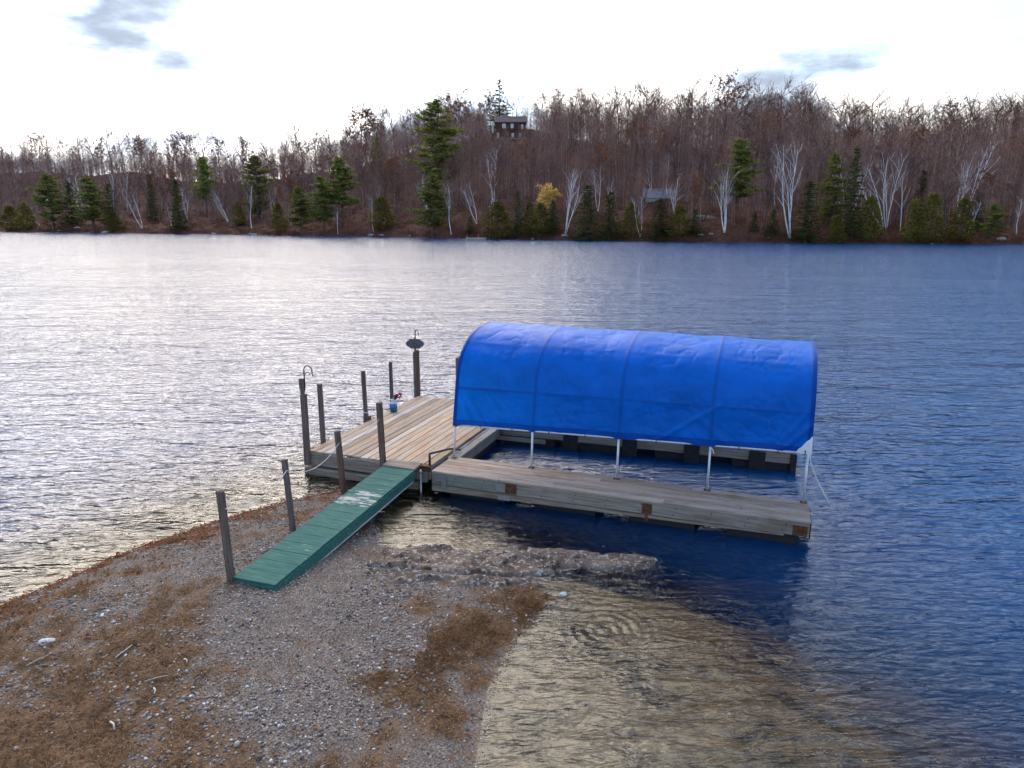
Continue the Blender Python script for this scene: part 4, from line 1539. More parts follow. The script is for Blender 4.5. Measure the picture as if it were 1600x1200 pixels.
def bare_tree(seed, h=16.0, spread=0.75, twigs=5, leafy=0.0, trunk_frac=0.42, straight=0.05, leaf=0.035, nleaf=6):
    t = Tree(seed)
    r = t.r
    pts, d = t.limb(Vector((0, 0, -0.4)), Vector((r.gauss(0, .04), r.gauss(0, .04), 1)).normalized(), h * 0.80, h * 0.0135, h * 0.003, 9, straight)
    nb = r.randint(11, 15)
    for i in range(nb):
        f = trunk_frac + (1 - trunk_frac) * (i + r.random()) / nb
        k = f * 9
        a = pts[min(int(k), 8)].lerp(pts[min(int(k) + 1, 9)], k - int(k))
        d0 = t.rand_dir(Vector((0, 0, 1)), spread * r.uniform(0.7, 1.2))
        bl = h * (0.40 - 0.24 * (f - trunk_frac)) * r.uniform(0.6, 1.1)
        bp, bd = t.limb(a, d0, bl, h * 0.0072 * (1.3 - f), h * 0.0020, 3, 0.14, 0.07)
        for j in range(5):
            q = bp[1 + j % 3].lerp(bp[max(0, j % 3)], r.random() * 0.7)
            sd_ = t.rand_dir(bd, r.uniform(0.4, 0.9))
            sp, sdd = t.limb(q, sd_, bl * r.uniform(0.28, 0.5), h * 0.0026, h * 0.0011, 2, 0.16, 0.08)
            for m in range(twigs):
                o = sp[r.randint(0, 2)]
                t.twig(o, t.rand_dir(sdd, r.uniform(0.2, 0.9)), h * r.uniform(0.05, 0.115), h * 0.0014)
            if leafy and r.random() < leafy:
                t.tuft(sp[-1], h * leaf, nleaf)
                t.tuft(sp[1], h * leaf * 0.85, nleaf - 2)
    for m in range(10):
        t.twig(pts[-1], t.rand_dir(Vector((0, 0, 1)), r.uniform(0.1, 0.8)), h * 0.09, h * 0.0012)
    return t


def birch_tree(seed, h=15.0, stems=2, lean=0.12, fan=0.22):
    t = Tree(seed)
    r = t.r
    t.seg.append((Vector((0, 0, -0.5)), Vector((0, 0, 0.35)), h * 0.016, h * 0.012))
    for s in range(stems):
        az = r.uniform(0, 6.28) if stems > 2 else (0.3 + math.pi * s + r.uniform(-.4, .4))
        tilt = fan * r.uniform(0.5, 1.1) if stems > 1 else lean * r.uniform(0.3, 1)
        hh = h * (1 if s == 0 else r.uniform(0.72, 0.97))
        d = Vector((math.cos(az) * tilt, math.sin(az) * tilt * 0.6, 1)).normalized()
        pts, dd = t.limb(Vector((0, 0, -0.4)), d, hh * 0.86, h * 0.0092, h * 0.0026, 10, 0.045, 0.01)
        nb = r.randint(9, 12)
        for i in range(nb):
            f = 0.36 + 0.62 * (i + r.random()) / nb
            k = f * 10
            a = pts[min(int(k), 9)].lerp(pts[min(int(k) + 1, 10)], k - int(k))
            d0 = t.rand_dir((dd + Vector((0, 0, .6))).normalized(), r.uniform(0.35, 0.75))
            bl = h * (0.30 - 0.20 * (f - 0.36)) * r.uniform(0.6, 1.15)
            bp, bd = t.limb(a, d0, bl, h * 0.0038 * (1.25 - f), h * 0.0014, 3, 0.12, 0.10)
            for j in range(4):
                q = bp[1 + j % 3]
                sp, sdd = t.limb(q, t.rand_dir(bd, r.uniform(0.3, 0.8)), bl * r.uniform(0.3, 0.5), h * 0.0013, h * 0.0008, 2, 0.14, 0.10)
                for (a0, b0, _r0, _r1) in t.seg[-2:]:
                    t.twig(a0, (b0 - a0).normalized(), (b0 - a0).length * 1.1, h * 0.0014)
                del t.seg[-2:]
                for m in range(7):
                    t.twig(sp[r.randint(0, 2)], t.rand_dir(sdd, r.uniform(0.2, 0.9)), h * r.uniform(0.05, 0.11), h * 0.0010)
    return t


def pine_tree(seed, h=20.0, w=4.2, bare=0.22):
    t = Tree(seed)
    r = t.r
    pts, d = t.limb(Vector((0, 0, -0.4)), Vector((0, 0, 1)), h * 0.97 + 0.4, h * 0.013, h * 0.002, 8, 0.02)
    n = int(h / 0.85)
    for i in range(n):
        f = bare + (1 - bare) * i / (n - 1)
        z = f * h * 0.97
        prof = max(0.16, 1 - (abs(f - 0.42) / 0.62) ** 2.3) * (0.80 + 0.20 * math.sin(i * 1.7 + seed))
        for k in range(r.randint(4, 6)):
            az = r.uniform(0, 6.28)
            L_ = w * prof * r.uniform(0.55, 1.12)
            d0 = Vector((math.cos(az), math.sin(az), r.uniform(0.0, 0.28)))
            d0.normalize()
            a = Vector((0, 0, z + r.uniform(-.3, .3)))
            bp, bd = t.limb(a, d0, L_, h * 0.0035, h * 0.001, 3, 0.06, 0.06)
            m = max(5, int(L_ * 4.2))
            for j in range(m):
                q = 0.22 + 0.8 * (j + r.random()) / m
                kk = min(q, 0.999) * 3
                c = bp[int(kk)].lerp(bp[int(kk) + 1], kk - int(kk))
                c = c + Vector((r.gauss(0, .22), r.gauss(0, .22), 0.10 + r.gauss(0, .08))) * (0.6 + L_ * 0.12)
                t.tuft(c, 0.50, 8, 0.45, -0.45)
    t.tuft(Vector((0, 0, h * 0.97)), 0.5, 10, 1.2, -0.8)
    return t


def spruce_tree(seed, h=12.0, w=2.3, bare=0.04):
    t = Tree(seed)
    r = t.r
    t.limb(Vector((0, 0, -0.3)), Vector((0, 0, 1)), h * 0.98 + 0.3, h * 0.013, h * 0.001, 6, 0.01)
    n = int(h / 0.42)
    for i in range(n):
        f = bare + (1 - bare) * i / n
        z = f * h
        R = w * (1 - f) ** 0.85 * r.uniform(0.78, 1.12) + 0.12
        for k in range(max(4, int(5 + 5 * (1 - f)))):
            az = r.uniform(0, 6.28)
            L_ = R * r.uniform(0.65, 1.12)
            m = max(3, int(L_ * 4.0))
            for j in range(m):
                q = (j + r.uniform(0.3, 1.0)) / m
                c = Vector((math.cos(az) * L_ * q, math.sin(az) * L_ * q, z - 0.32 * L_ * q + 0.25 * L_ * q * q + r.gauss(0, .07)))
                t.tuft(c, 0.30, 4, 0.5, 0.35, Vector((math.cos(az), math.sin(az), 0)) * 0.7)
    t.tuft(Vector((0, 0, h * 0.985)), 0.3, 8, 1.5, -1.0)
    return t


def cedar_tree(seed, h=8.0, w=1.7):
    t = Tree(seed)
    r = t.r
    t.limb(Vector((0, 0, -0.3)), Vector((0, 0, 1)), h * 0.9, h * 0.014, h * 0.003, 5, 0.03)
    lobes = [(r.uniform(0, 6.28), r.uniform(0.1, 0.8), r.uniform(0.75, 1.2)) for _ in range(14)]
    for i in range(int(560 * w * h / 13.6)):
        f = r.random() ** 1.15
        az = r.uniform(0, 6.28)
        prof = (min(1, f / 0.14) ** 0.5) * (1 - max(0, f - 0.30) / 0.70) ** 0.62
        k = 0.82 + 0.22 * math.sin(az * 3 + seed + f * 9) * math.sin(f * 14 + seed * 2)
        for (la, lf, ls) in lobes:
            if abs(lf - f) < 0.09 and math.cos(az - la) > 0.75:
                k *= ls
        R = w * prof * k * r.uniform(0.62, 1.04)
        c = Vector((math.cos(az) * R, math.sin(az) * R, f * h))
        t.tuft(c, 0.36, 4, 1.0, -0.9, Vector((math.cos(az), math.sin(az), 0)) * 0.5)
    return t


def tree_meshes(kind, t, trunk_mat, twig_mat, leaf=None, sides=4):
    tv, tf = t.tubes(sides)
    trunk = np_mesh(kind + '_trunk', tv, tf, trunk_mat, True)
    v1, f1 = Tree.tris(t.tri)
    v2, f2 = Tree.tris(t.leaf)
    if len(v1) and len(v2):
        me = np_mesh(kind + '_crown', np.vstack([v1, v2]), np.vstack([f1, f2 + len(v1)]), twig_mat)
        me.materials.append(leaf)
        mi = np.zeros(len(f1) + len(f2), np.int32)
        mi[len(f1):] = 1
        me.polygons.foreach_set('material_index', mi)
    elif len(v1):
        me = np_mesh(kind + '_crown', v1, f1, twig_mat)
    else:
        me = np_mesh(kind + '_crown', v2, f2, leaf)
    return trunk, me


def plant(name, meshes, loc, scale, rz, label, cat='tree', group=None, lean=(0, 0), sxy=1.0):
    t = empty(name, tuple(loc))
    t.rotation_euler = (lean[1], lean[0], rz)
    t.scale = (scale * sxy, scale * sxy, scale)
    tag(t, label, cat, group)
    link('trunk', meshes[0], t)
    link('crown', meshes[1], t)
    return t


LIB = {}
for i in range(8):
    LIB['bare', i] = tree_meshes('bare_tree', bare_tree(100 + i, 16.0, 0.70 + 0.07 * (i % 4), 7, 0.0, 0.36 + 0.05 * (i % 3)), BARK, TWIG)
for i in range(4):
    LIB['oak', i] = tree_meshes('oak_tree', bare_tree(140 + i, 15.0, 0.85, 5, 0.55 + 0.12 * i, 0.34, 0.07), BARK, TWIG, RUSSET)
for i in range(7):
    LIB['birch', i] = tree_meshes('birch_tree', birch_tree(200 + i, 15.0, (1, 2, 3, 4, 2, 1, 3)[i]), BIRCH, BIRCHTWIG)
for i in range(4):
    LIB['pine', i] = tree_meshes('pine_tree', pine_tree(300 + i, 18.0, 3.6, (0.12, 0.2, 0.32, 0.08)[i]), BARK, TWIG, PINE, 5)
for i in range(4):
    LIB['spruce', i] = tree_meshes('spruce_tree', spruce_tree(340 + i, 12.0, (2.3, 1.9, 2.6, 1.7)[i]), BARK, TWIG, SPRUCE, 5)
for i in range(4):
    LIB['cedar', i] = tree_meshes('cedar_tree', cedar_tree(380 + i, 8.0, (1.7, 1.5, 1.9, 1.6)[i]), BARK, TWIG, CEDAR, 5)
LIB['gold', 0] = tree_meshes('golden_tree', bare_tree(420, 10.0, 0.9, 4, 1.0, 0.3, 0.1, 0.075, 12), BARK, TWIG, GOLD)
BASE_H = {'bare': 15.2, 'oak': 14.2, 'birch': 15.0, 'pine': 18.0, 'spruce': 12.0, 'cedar': 8.0, 'gold': 9.6}
def mesh_top(me):
    z = np.empty(len(me.vertices) * 3, np.float32)
    me.vertices.foreach_get('co', z)
    return float(np.percentile(z[2::3], 99.7))


TOP_H = {k: max(mesh_top(v[0]), mesh_top(v[1])) for k, v in LIB.items()}
BASE_W = {'pine': 3.6, 'spruce': 2.2, 'cedar': 1.6}


def px_height(p, ytop, xp):
    return at(xp, ytop, Y=p[1])[2] - p[2]


# birches: foot (x, y), tip (x, y), stems variant
BIRCHES = [
    (62, 353, 44, 318, 3, 'small white birch clump leaning left at the far left shore'),
    (83, 359, 70, 340, 0, 'short white birch stub leaning over water at the far left shore'),
    (130, 338, 118, 266, 1, 'white birch rising behind the dark spruce on the left shore'),
    (181, 345, 156, 264, 5, 'thin white birch leaning left beside the rounded left pines'),
    (200, 330, 186, 262, 4, 'slender forked birch high behind the left shore spruces'),
    (222, 357, 207, 296, 1, 'white forked birch on the left shore right of the rounded pines'),
    (228, 290, 217, 232, 5, 'lone pale leaning birch trunk high on the left hillside'),
    (268, 354, 262, 315, 4, 'small white birch just left of the round dark left spruce'),
    (293, 346, 286, 288, 2, 'white birch pair just right of the round dark left spruce'),
    (357, 347, 328, 292, 3, 'fan shaped white birch leaning far left over the left shore'),
    (393, 356, 380, 282, 5, 'straight white birch leaning left under the left hill pine'),
    (428, 345, 422, 286, 4, 'white birch pair left of the small olive cedar'),
    (528, 366, 524, 318, 0, 'thin white birch below the dense green pines left of centre'),
    (584, 364, 570, 302, 5, 'white birch leaning left by the boulders left of centre'),
    (594, 325, 586, 284, 4, 'pale twin birch behind the round cedar left of centre'),
    (668, 330, 655, 272, 6, 'spreading white birch clump behind the low shore pine'),
    (705, 366, 688, 284, 5, 'grey white birch leaning left right of the low shore pine'),
    (745, 350, 730, 282, 1, 'white forked birch leaning left above the far shore raft'),
    (765, 370, 757, 298, 0, 'thin white birch beside the far shore raft'),
    (772, 322, 762, 222, 4, 'tall pale bare birch on the slope below the brown house'),
    (857, 268, 853, 224, 5, 'small white birch on the slope right of the brown house'),
    (884, 364, 908, 258, 2, 'tall white birch leaning right beside the dark conical spruce'),
    (934, 330, 936, 256, 1, 'forked white birch rising behind the dark conical spruce'),
    (955, 325, 953, 276, 6, 'smaller spreading white birch right of the dark conical spruce'),
    (1000, 371, 1004, 300, 1, 'white Y shaped birch at the shore before the grey roof'),
    (1018, 308, 1010, 246, 4, 'thin white birch left of the grey roofed cottage'),
    (1042, 308, 1034, 236, 5, 'tall white birch standing in front of the grey roofed cottage'),
    (1053, 338, 1056, 268, 6, 'spreading white birch right of the grey roofed cottage'),
    (1132, 363, 1130, 252, 3, 'bright many stemmed white birch below the tall round pine'),
    (1210, 322, 1206, 230, 5, 'slim white birch just left of the tallest shore birch'),
    (1234, 372, 1234, 212, 2, 'tallest bright white birch on the right half of the shore'),
    (1318, 335, 1306, 254, 1, 'white birch behind the narrow dark spruce at right'),
    (1334, 330, 1350, 246, 4, 'white birch leaning right beside the narrow dark spruce'),
    (1379, 358, 1358, 250, 1, 'white birch leaning left, left stem of the right shore trio'),
    (1385, 359, 1398, 228, 2, 'tall forked white birch in the middle of the right shore trio'),
    (1406, 362, 1412, 260, 0, 'slim white birch on the right of the right shore trio'),
    (1431, 358, 1434, 328, 0, 'tiny white birch in front of the big yellow green cedar'),
    (1497, 345, 1512, 236, 3, 'bushy white birch above the dark cedar at far right'),
    (1508, 335, 1553, 206, 4, 'tall white birch leaning right near the right edge'),
    (1510, 373, 1550, 308, 0, 'thin white birch slanting right over the water at far right'),
    (1588, 366, 1590, 304, 5, 'straight thin birch at the right edge of the photo'),
]
# evergreens: kind, x, foot y, top y, half width px, label
EVERGREENS = [
    ('cedar', 20, 360, 322, 13, 'olive cedar at the far left end of the shore'),
    ('cedar', 42, 360, 318, 13, 'olive cedar second from the left end of the shore'),
    ('pine', 84, 356, 272, 20, 'round topped light green pine beside the small white cabin'),
    ('spruce', 116, 352, 284, 14, 'dark dense spruce between the two light left pines'),
    ('pine', 147, 360, 278, 22, 'broad light green pine right of the dark left spruce'),
    ('spruce', 176, 350, 286, 12, 'dark spruce right of the broad light left pine'),
    ('cedar', 180, 361, 332, 10, 'small olive cedar at the water below the left spruces'),
    ('spruce', 241, 346, 272, 8, 'narrow dark spruce spire on the left shore'),
    ('spruce', 281, 361, 280, 15, 'round dark spruce standing at the left shore water edge'),
    ('pine', 324, 340, 246, 14, 'tufted pine with green top on the left hillside'),
    ('cedar', 374, 352, 316, 10, 'small green cedar right of the fan shaped birch'),
    ('pine', 404, 342, 244, 21, 'flat topped green pine above the left shore birches'),
    ('cedar', 437, 364, 318, 11, 'olive cedar at the water under the left hill pine'),
    ('pine', 471, 362, 292, 17, 'green pine left of the dense pine pair left of centre'),
    ('pine', 506, 362, 276, 19, 'dense green pine at the shore left of centre'),
    ('pine', 535, 354, 246, 22, 'tallest of the dense green pines left of centre'),
    ('pine', 592, 292, 214, 9, 'small green pine high on the slope left of the great pine'),
    ('cedar', 598, 358, 308, 17, 'round olive cedar beside the leaning birch left of centre'),
    ('pine', 684, 312, 158, 30, 'great tall white pine with layered boughs left of the brown house'),
    ('pine', 677, 371, 274, 24, 'low light green shore pine under the great tall pine'),
    ('spruce', 735, 366, 338, 8, 'tiny dark spruce left of the far shore raft'),
    ('cedar', 778, 373, 316, 17, 'bright olive cedar right of the far shore raft'),
    ('spruce', 809, 371, 298, 11, 'blue green spruce between the olive cedars'),
    ('cedar', 827, 370, 316, 10, 'narrow olive cedar below the golden tree'),
    ('cedar', 845, 369, 318, 14, 'broad olive cedar directly below the golden tree'),
    ('spruce', 863, 367, 312, 12, 'small dark spruce right of the golden tree'),
    ('spruce', 917, 378, 288, 23, 'large dark conical spruce right of centre'),
    ('spruce', 952, 374, 298, 16, 'second dark spruce right of the large conical one'),
    ('cedar', 985, 372, 318, 15, 'dark olive cedar left of the Y shaped birch'),
    ('spruce', 1030, 374, 310, 21, 'bushy dark evergreen below the grey roofed cottage'),
    ('cedar', 1060, 372, 322, 14, 'olive cedar below the right end of the grey roof'),
    ('spruce', 1084, 368, 326, 11, 'small dark spruce left of the stony clearing'),
    ('pine', 1148, 348, 218, 25, 'tall round headed light green pine behind the bright birch'),
    ('spruce', 1178, 362, 330, 7, 'little spruce right of the bright many stemmed birch'),
    ('spruce', 1206, 371, 326, 10, 'small green spruce left of the tallest birch'),
    ('spruce', 1258, 378, 282, 22, 'large dense spruce right of the tallest birch'),
    ('pine', 1295, 352, 240, 18, 'soft light green pine right of the large dense spruce'),
    ('spruce', 1325, 374, 228, 15, 'tall narrow dark spruce on the right shore'),
    ('cedar', 1305, 379, 338, 12, 'low olive cedar at the foot of the soft light pine'),
    ('cedar', 1354, 376, 308, 17, 'rounded olive cedar left of the right shore birch trio'),
    ('spruce', 1436, 330, 266, 13, 'dark spruce top above the big yellow green cedar'),
    ('cedar', 1424, 379, 312, 14, 'yellow green cedar, left half of the big right pair'),
    ('cedar', 1450, 379, 304, 17, 'yellow green cedar, right half of the big right pair'),
    ('cedar', 1499, 378, 310, 17, 'dark olive cedar under the bushy far right birch'),
    ('spruce', 1524, 360, 302, 13, 'dark spruce behind the slanting far right birch'),
    ('pine', 1547, 375, 318, 15, 'dull green pine near the right edge of the shore'),
    ('pine', 1573, 292, 240, 9, 'small green pine on the slope at the right edge'),
    ('spruce', 1584, 206, 158, 8, 'dark spruce on the skyline at the right edge'),
    ('spruce', 781, 190, 122, 14, 'dark pointed spruce on the skyline behind the brown house'),
]


def plant_listed():
    for k, (x, y, tx, ty, var, lab) in enumerate(BIRCHES):
        p = hill_hit(x, y)
        tip = at(tx, ty, Y=p[1])
        L_ = math.hypot(tip[2] - p[2], tip[0] - p[0])
        lean = math.atan2(tip[0] - p[0], tip[2] - p[2])
        plant('birch_tree', LIB['birch', var], p, L_ / 14.2, random.uniform(-0.5, 0.5) if var else random.uniform(0, 6.28), lab, 'birch', 'white birches on the far shore', (lean, 0))
    count = {}
    for (kind, x, y, ty, hw, lab) in EVERGREENS:
        p = hill_hit(x, y)
        h = px_height(p, ty, x)
        i = count.get(kind, 0)
        count[kind] = i + 1
        s = h / BASE_H[kind]
        half = hw / F_PX * p[1] * {'pine': 1.6, 'spruce': 1.65, 'cedar': 1.35}[kind]
        plant(kind + '_tree', LIB[kind, i % 4], p, s, random.uniform(0, 6.28), lab, {'pine': 'pine', 'spruce': 'spruce', 'cedar': 'cedar'}[kind], 'evergreens on the far shore', (0, 0), half / (BASE_W[kind] * s))
    p = hill_hit(852, 342)
    plant('golden_tree', LIB['gold', 0], p, px_height(p, 284, 852) / 9.6, 0.4, 'golden leaved tree behind the olive cedars', 'tree', None, (0.25, 0), 1.3)


plant_listed()
HOUSE_P = hill_hit(798, 217)
CLEAR = [(HOUSE_P[0], HOUSE_P[1])]


def clear_of_house(x, y):
    # keep the brown house and the grey roofed cottage in sight
    xp = 800 + F_PX * x / (y * 0.99)
    if 766 < xp < 832 and y < HOUSE_P[1] + 8 and y > HOUSE_P[1] - 26:
        return False
    return True


def house_cap(x, y, z, h):
    """trees on the slope in front of the brown house stay low enough to leave it in view"""
    xp = 800 + F_PX * x / (y * 0.99)
    if 762 < xp < 834 and y < HOUSE_P[1]:
        return max(2.0, min(h, at(xp, 204 + 9 * math.sin(xp * 1.7), Y=y)[2] - z))
    return h


def plant_bare():
    r = random.Random(17)
    # along the ridge, against the sky
    n = 118
    book = []
    for k in range(n):
        xp = -10 + 1620 * (k + r.uniform(-0.4, 0.4)) / (n - 1)
        # find the ridge on this line of sight
        ys = np.linspace(170, 430, 300)
        X = (xp - 800) / F_PX * ys * 0.99
        hz = hill_h(X, ys)
        j = int(np.argmax((hz - CAM_H) / ys)) + r.randint(-14, 5)
        j = max(0, min(299, j))
        p = np.array([X[j], ys[j], hz[j]])
        if not clear_of_house(p[0], p[1]):
            continue
        top = float(np.interp(xp, SKX, SKT)) + r.uniform(-16, 4)
        h = max(12.0, min(30.0, px_height(p, top, xp)))
        kind = 'oak' if r.random() < (0.34 if xp < 900 else 0.10) else 'bare'
        i = r.randint(0, 3 if kind == 'oak' else 7)
        o = plant(kind + '_tree', LIB[kind, i], p, h / TOP_H[kind, i], r.uniform(0, 6.28), 'x', 'tree', 'trees along the skyline', (r.gauss(0, .03), r.gauss(0, .03)), r.uniform(0.85, 1.15))
        book.append((o, kind, 'skyline', xp))
    # on the slope
    done = 0
    while done < 150:
        xp = r.uniform(-10, 1610)
        d = r.uniform(6, 88) if r.random() < 0.7 else r.uniform(3, 40)
        ys = np.linspace(140, 420, 600)
        X = (xp - 800) / F_PX * ys * 0.99
        j = int(np.argmin(np.abs((ys - shore_y(X)) * 0.92 - d)))
        p = np.array([X[j], ys[j], float(hill_h(X[j], ys[j]))])
        if not clear_of_house(p[0], p[1]):
            continue
        oak = r.random() < 0.30
        kind = 'oak' if oak else 'bare'
        h = r.uniform(11, 18) * (0.8 if d < 20 else 1)
        # never taller than the photographed skyline
        top_z = at(xp, float(np.interp(xp, SKX, SKT)) + 6, Y=p[1])[2]
        h = house_cap(p[0], p[1], p[2], max(6.0, min(h, top_z - p[2])))
        o = plant(kind + '_tree', LIB[kind, r.randint(0, 3 if oak else 7)], p, h / BASE_H[kind], r.uniform(0, 6.28), 'x', 'tree', 'trees of the wooded hillside', (r.gauss(0, .05), r.gauss(0, .05)), r.uniform(0.9, 1.2))
        book.append((o, kind, 'slope', xp))
        done += 1
    # say which one: nearest landmark below it, then its place from the left
    marks = [(62, 'small white cabin'), (116, 'dark dense left spruce'), (160, 'broad light left pine'), (241, 'narrow spruce spire'), (281, 'round dark left spruce'), (340, 'fan shaped birch'),
             (404, 'flat topped left pine'), (470, 'olive cedar under the left hill'), (525, 'dense green pines'), (598, 'round cedar left of centre'), (684, 'great tall pine'), (745, 'far shore raft'),
             (798, 'brown hilltop house'), (852, 'golden tree'), (925, 'large conical spruce'), (1000, 'Y shaped birch'), (1040, 'grey roofed cottage'), (1098, 'grey rock outcrop'), (1148, 'round headed pine'),
             (1206, 'small green right spruce'), (1240, 'tallest birch'), (1295, 'soft light right pine'), (1328, 'narrow dark right spruce'), (1388, 'right shore birch trio'), (1440, 'yellow green cedars'),
             (1500, 'bushy far right birch'), (1545, 'slanting far right birch'), (1600, 'right edge of the shore')]
    sets = {}
    for (o, kind, place, xp) in book:
        m = min(marks, key=lambda q: abs(q[0] - xp))[1]
        sets.setdefault((kind, place, m), []).append((xp, o))
    words = ['leftmost', 'second', 'third', 'fourth', 'fifth', 'sixth', 'seventh', 'eighth', 'ninth', 'tenth', 'eleventh', 'twelfth', 'thirteenth', 'fourteenth']
    for (kind, place, m), lst in sets.items():
        lst.sort(key=lambda q: q[0])
        noun = 'russet oak' if kind == 'oak' else 'bare tree'
        where = ('on the skyline above the ' if place == 'skyline' else 'on the slope behind the ') + m
        for q, (xp, o) in enumerate(lst):
            o['label'] = ((words[q] + (' from left ' if q else ' ')) if len(lst) > 1 else 'lone ') + noun + ' ' + where


plant_bare()


def build_woodland():
    """the uncountable rest of the bare wood as one mass of thin trunks and twigs"""
    n = 6400
    xp = rng.uniform(-140, 1740, n)
    d = 3 + 124 * rng.random(n) ** 0.68
    ys = np.full(n, 220.0)
    for _ in range(25):
        X = (xp - 800) / F_PX * ys * 0.99
        ys = 0.5 * ys + 0.5 * (shore_y(X) + d / 0.92)
    X = (xp - 800) / F_PX * ys * 0.99
    ok = np.array([clear_of_house(a, b) for a, b in zip(X, ys)])
    X, ys, xp, d = X[ok], ys[ok], xp[ok], d[ok]
    n = len(X)
    Z = hill_h(X, ys)
    top = CAM_H + np.array([k_of(v) for v in np.interp(xp, SKX, SKT) + rng.uniform(-2, 40, n)]) * ys
    h = np.clip(np.minimum(rng.uniform(9, 20, n), top - Z), 4.0, 20)
    h *= np.where(d < 46, 0.34 + 0.62 * d / 46, 1.0)
    h = np.array([house_cap(*q) for q in zip(X, ys, Z, h)])
    base = np.column_stack([X, ys, Z - 0.3])
    lean = rng.normal(0, 0.05, (n, 2))
    axis = np.column_stack([lean, np.ones(n)])
    Vs, Fs, M = [], [], []
    off = 0
    # trunks: three-sided tapering spikes
    w = h * 0.0085
    for k in range(3):
        pass
    ang = np.array([0, 2.094, 4.189])
    ring = base[:, None] + np.stack([np.cos(ang), np.sin(ang), 0 * ang], 1)[None] * w[:, None, None]
    tip = base + axis * h[:, None]
    V = np.concatenate([ring, tip[:, None]], 1).reshape(-1, 3)
    b = 4 * np.arange(n)[:, None]
    Fc = np.concatenate([b + np.array([[0, 1, 3]]), b + np.array([[1, 2, 3]]), b + np.array([[2, 0, 3]])])
    Vs.append(V)
    Fs.append(Fc)
    M.append(np.zeros(len(Fc), np.int32))
    off += len(V)

    def slivers(cnt, f_lo, f_hi, ln, wd, upz, mat_i, out=0.0):
        nonlocal off
        f = rng.uniform(f_lo, f_hi, (n, cnt)) ** 0.9
        az = rng.uniform(0, 6.28, (n, cnt))
        rad = h[:, None] * out * rng.random((n, cnt)) * (1.15 - f)
        root = base[:, None] + axis[:, None] * (f * h[:, None])[:, :, None]
        dr = np.stack([np.cos(az), np.sin(az), rng.uniform(upz * 0.5, upz * 1.5, (n, cnt))], -1)
        dr /= np.linalg.norm(dr, axis=2)[..., None]
        root = root + np.stack([np.cos(az) * rad, np.sin(az) * rad, rad * 0.6], -1)
        L_ = (h[:, None] * ln * rng.uniform(0.5, 1.2, (n, cnt)) * (1.2 - f * 0.6))[..., None]
        sd_ = np.cross(dr, rng.normal(0, 1, (n, cnt, 3)))
        sd_ /= np.linalg.norm(sd_, axis=2)[..., None] + 1e-9
        sd_ *= wd * (h / 10)[:, None, None]
        T = np.stack([root - sd_, root + sd_, root + dr * L_], 2).reshape(-1, 3)
        Fc = np.arange(len(T)).reshape(-1, 3) + off
        off += len(T)
        Vs.append(T)
        Fs.append(Fc)
        M.append(np.full(len(Fc), mat_i, np.int32))
    slivers(15, 0.25, 0.95, 0.30, 0.022, 1.1, 0)
    slivers(120, 0.22, 1.0, 0.13, 0.027, 1.0, 1, 0.22)
    me = np_mesh('woodland', np.vstack(Vs), np.vstack(Fs), WBARK)
    me.materials.append(TWIG)
    me.polygons.foreach_set('material_index', np.concatenate(M))
    tag(link('woodland', me), 'dense bare woodland of thin mauve brown trees covering the hillside', 'woodland', kind='stuff')

    # undergrowth and saplings close to the shore, russet and brown
    n = 2600
    xp = rng.uniform(-60, 1660, n)
    d = 0.6 + 34 * rng.random(n) ** 1.8
    ys = np.full(n, 200.0)
    for _ in range(25):
        X = (xp - 800) / F_PX * ys * 0.99
        ys = 0.5 * ys + 0.5 * (shore_y(X) + d / 0.92)
    X = (xp - 800) / F_PX * ys * 0.99
    Z = hill_h(X, ys)
    cnt = 60
    size = rng.uniform(0.5, 1.5, n)
    c = np.column_stack([X, ys, Z])[:, None] + rng.normal(0, 1, (n, cnt, 3)) * (size[:, None] * np.array([0.8, 0.8, 0.25]))[:, None]
    dr = rng.normal(0, 1, (n, cnt, 3)) * 0.6 + np.array([0, 0, 1.0])
    dr /= np.linalg.norm(dr, axis=2)[..., None]
    sd_ = np.cross(dr, rng.normal(0, 1, (n, cnt, 3)))
    sd_ /= np.linalg.norm(sd_, axis=2)[..., None]
    T = np.stack([c - sd_ * 0.035, c + sd_ * 0.035, c + dr * (size[:, None, None] * rng.uniform(0.4, 1.0, (n, cnt, 1)))], 2).reshape(-1, 3)
    o = link('undergrowth', np_mesh('undergrowth', T, np.arange(len(T)).reshape(-1, 3), leaf_mat('brown_undergrowth', (0.085, 0.038, 0.028), (0.21, 0.095, 0.055), 0.1)))
    tag(o, 'brown and russet undergrowth along the far shore', 'undergrowth', kind='stuff')


build_woodland()

# ------------------------------------------------------------------ buildings and small things across the lake
WALLB = wood_mat('brown_siding', (0.105, 0.058, 0.046), (0.070, 0.038, 0.032), (0.06, 0.035, 0.03), 0, 0.4, 0.1)
ROOFB = plain_mat('mauve_brown_shingle', (0.150, 0.105, 0.105), 0.9, 0, 0.2, 3)
WHITE = plain_mat('white_trim', (0.76, 0.76, 0.76), 0.6, 0, 0.05, 3)
GLASS = plain_mat('pale_window_glass', (0.42, 0.46, 0.52), 0.12, 0, 0.15, 2, 0.0, 0.8)
ROOFG = plain_mat('grey_shingle', (0.27, 0.275, 0.29), 0.9, 0, 0.15, 3)
CREAM = plain_mat('cream_siding', (0.60, 0.56, 0.50), 0.8, 0, 0.1, 3)


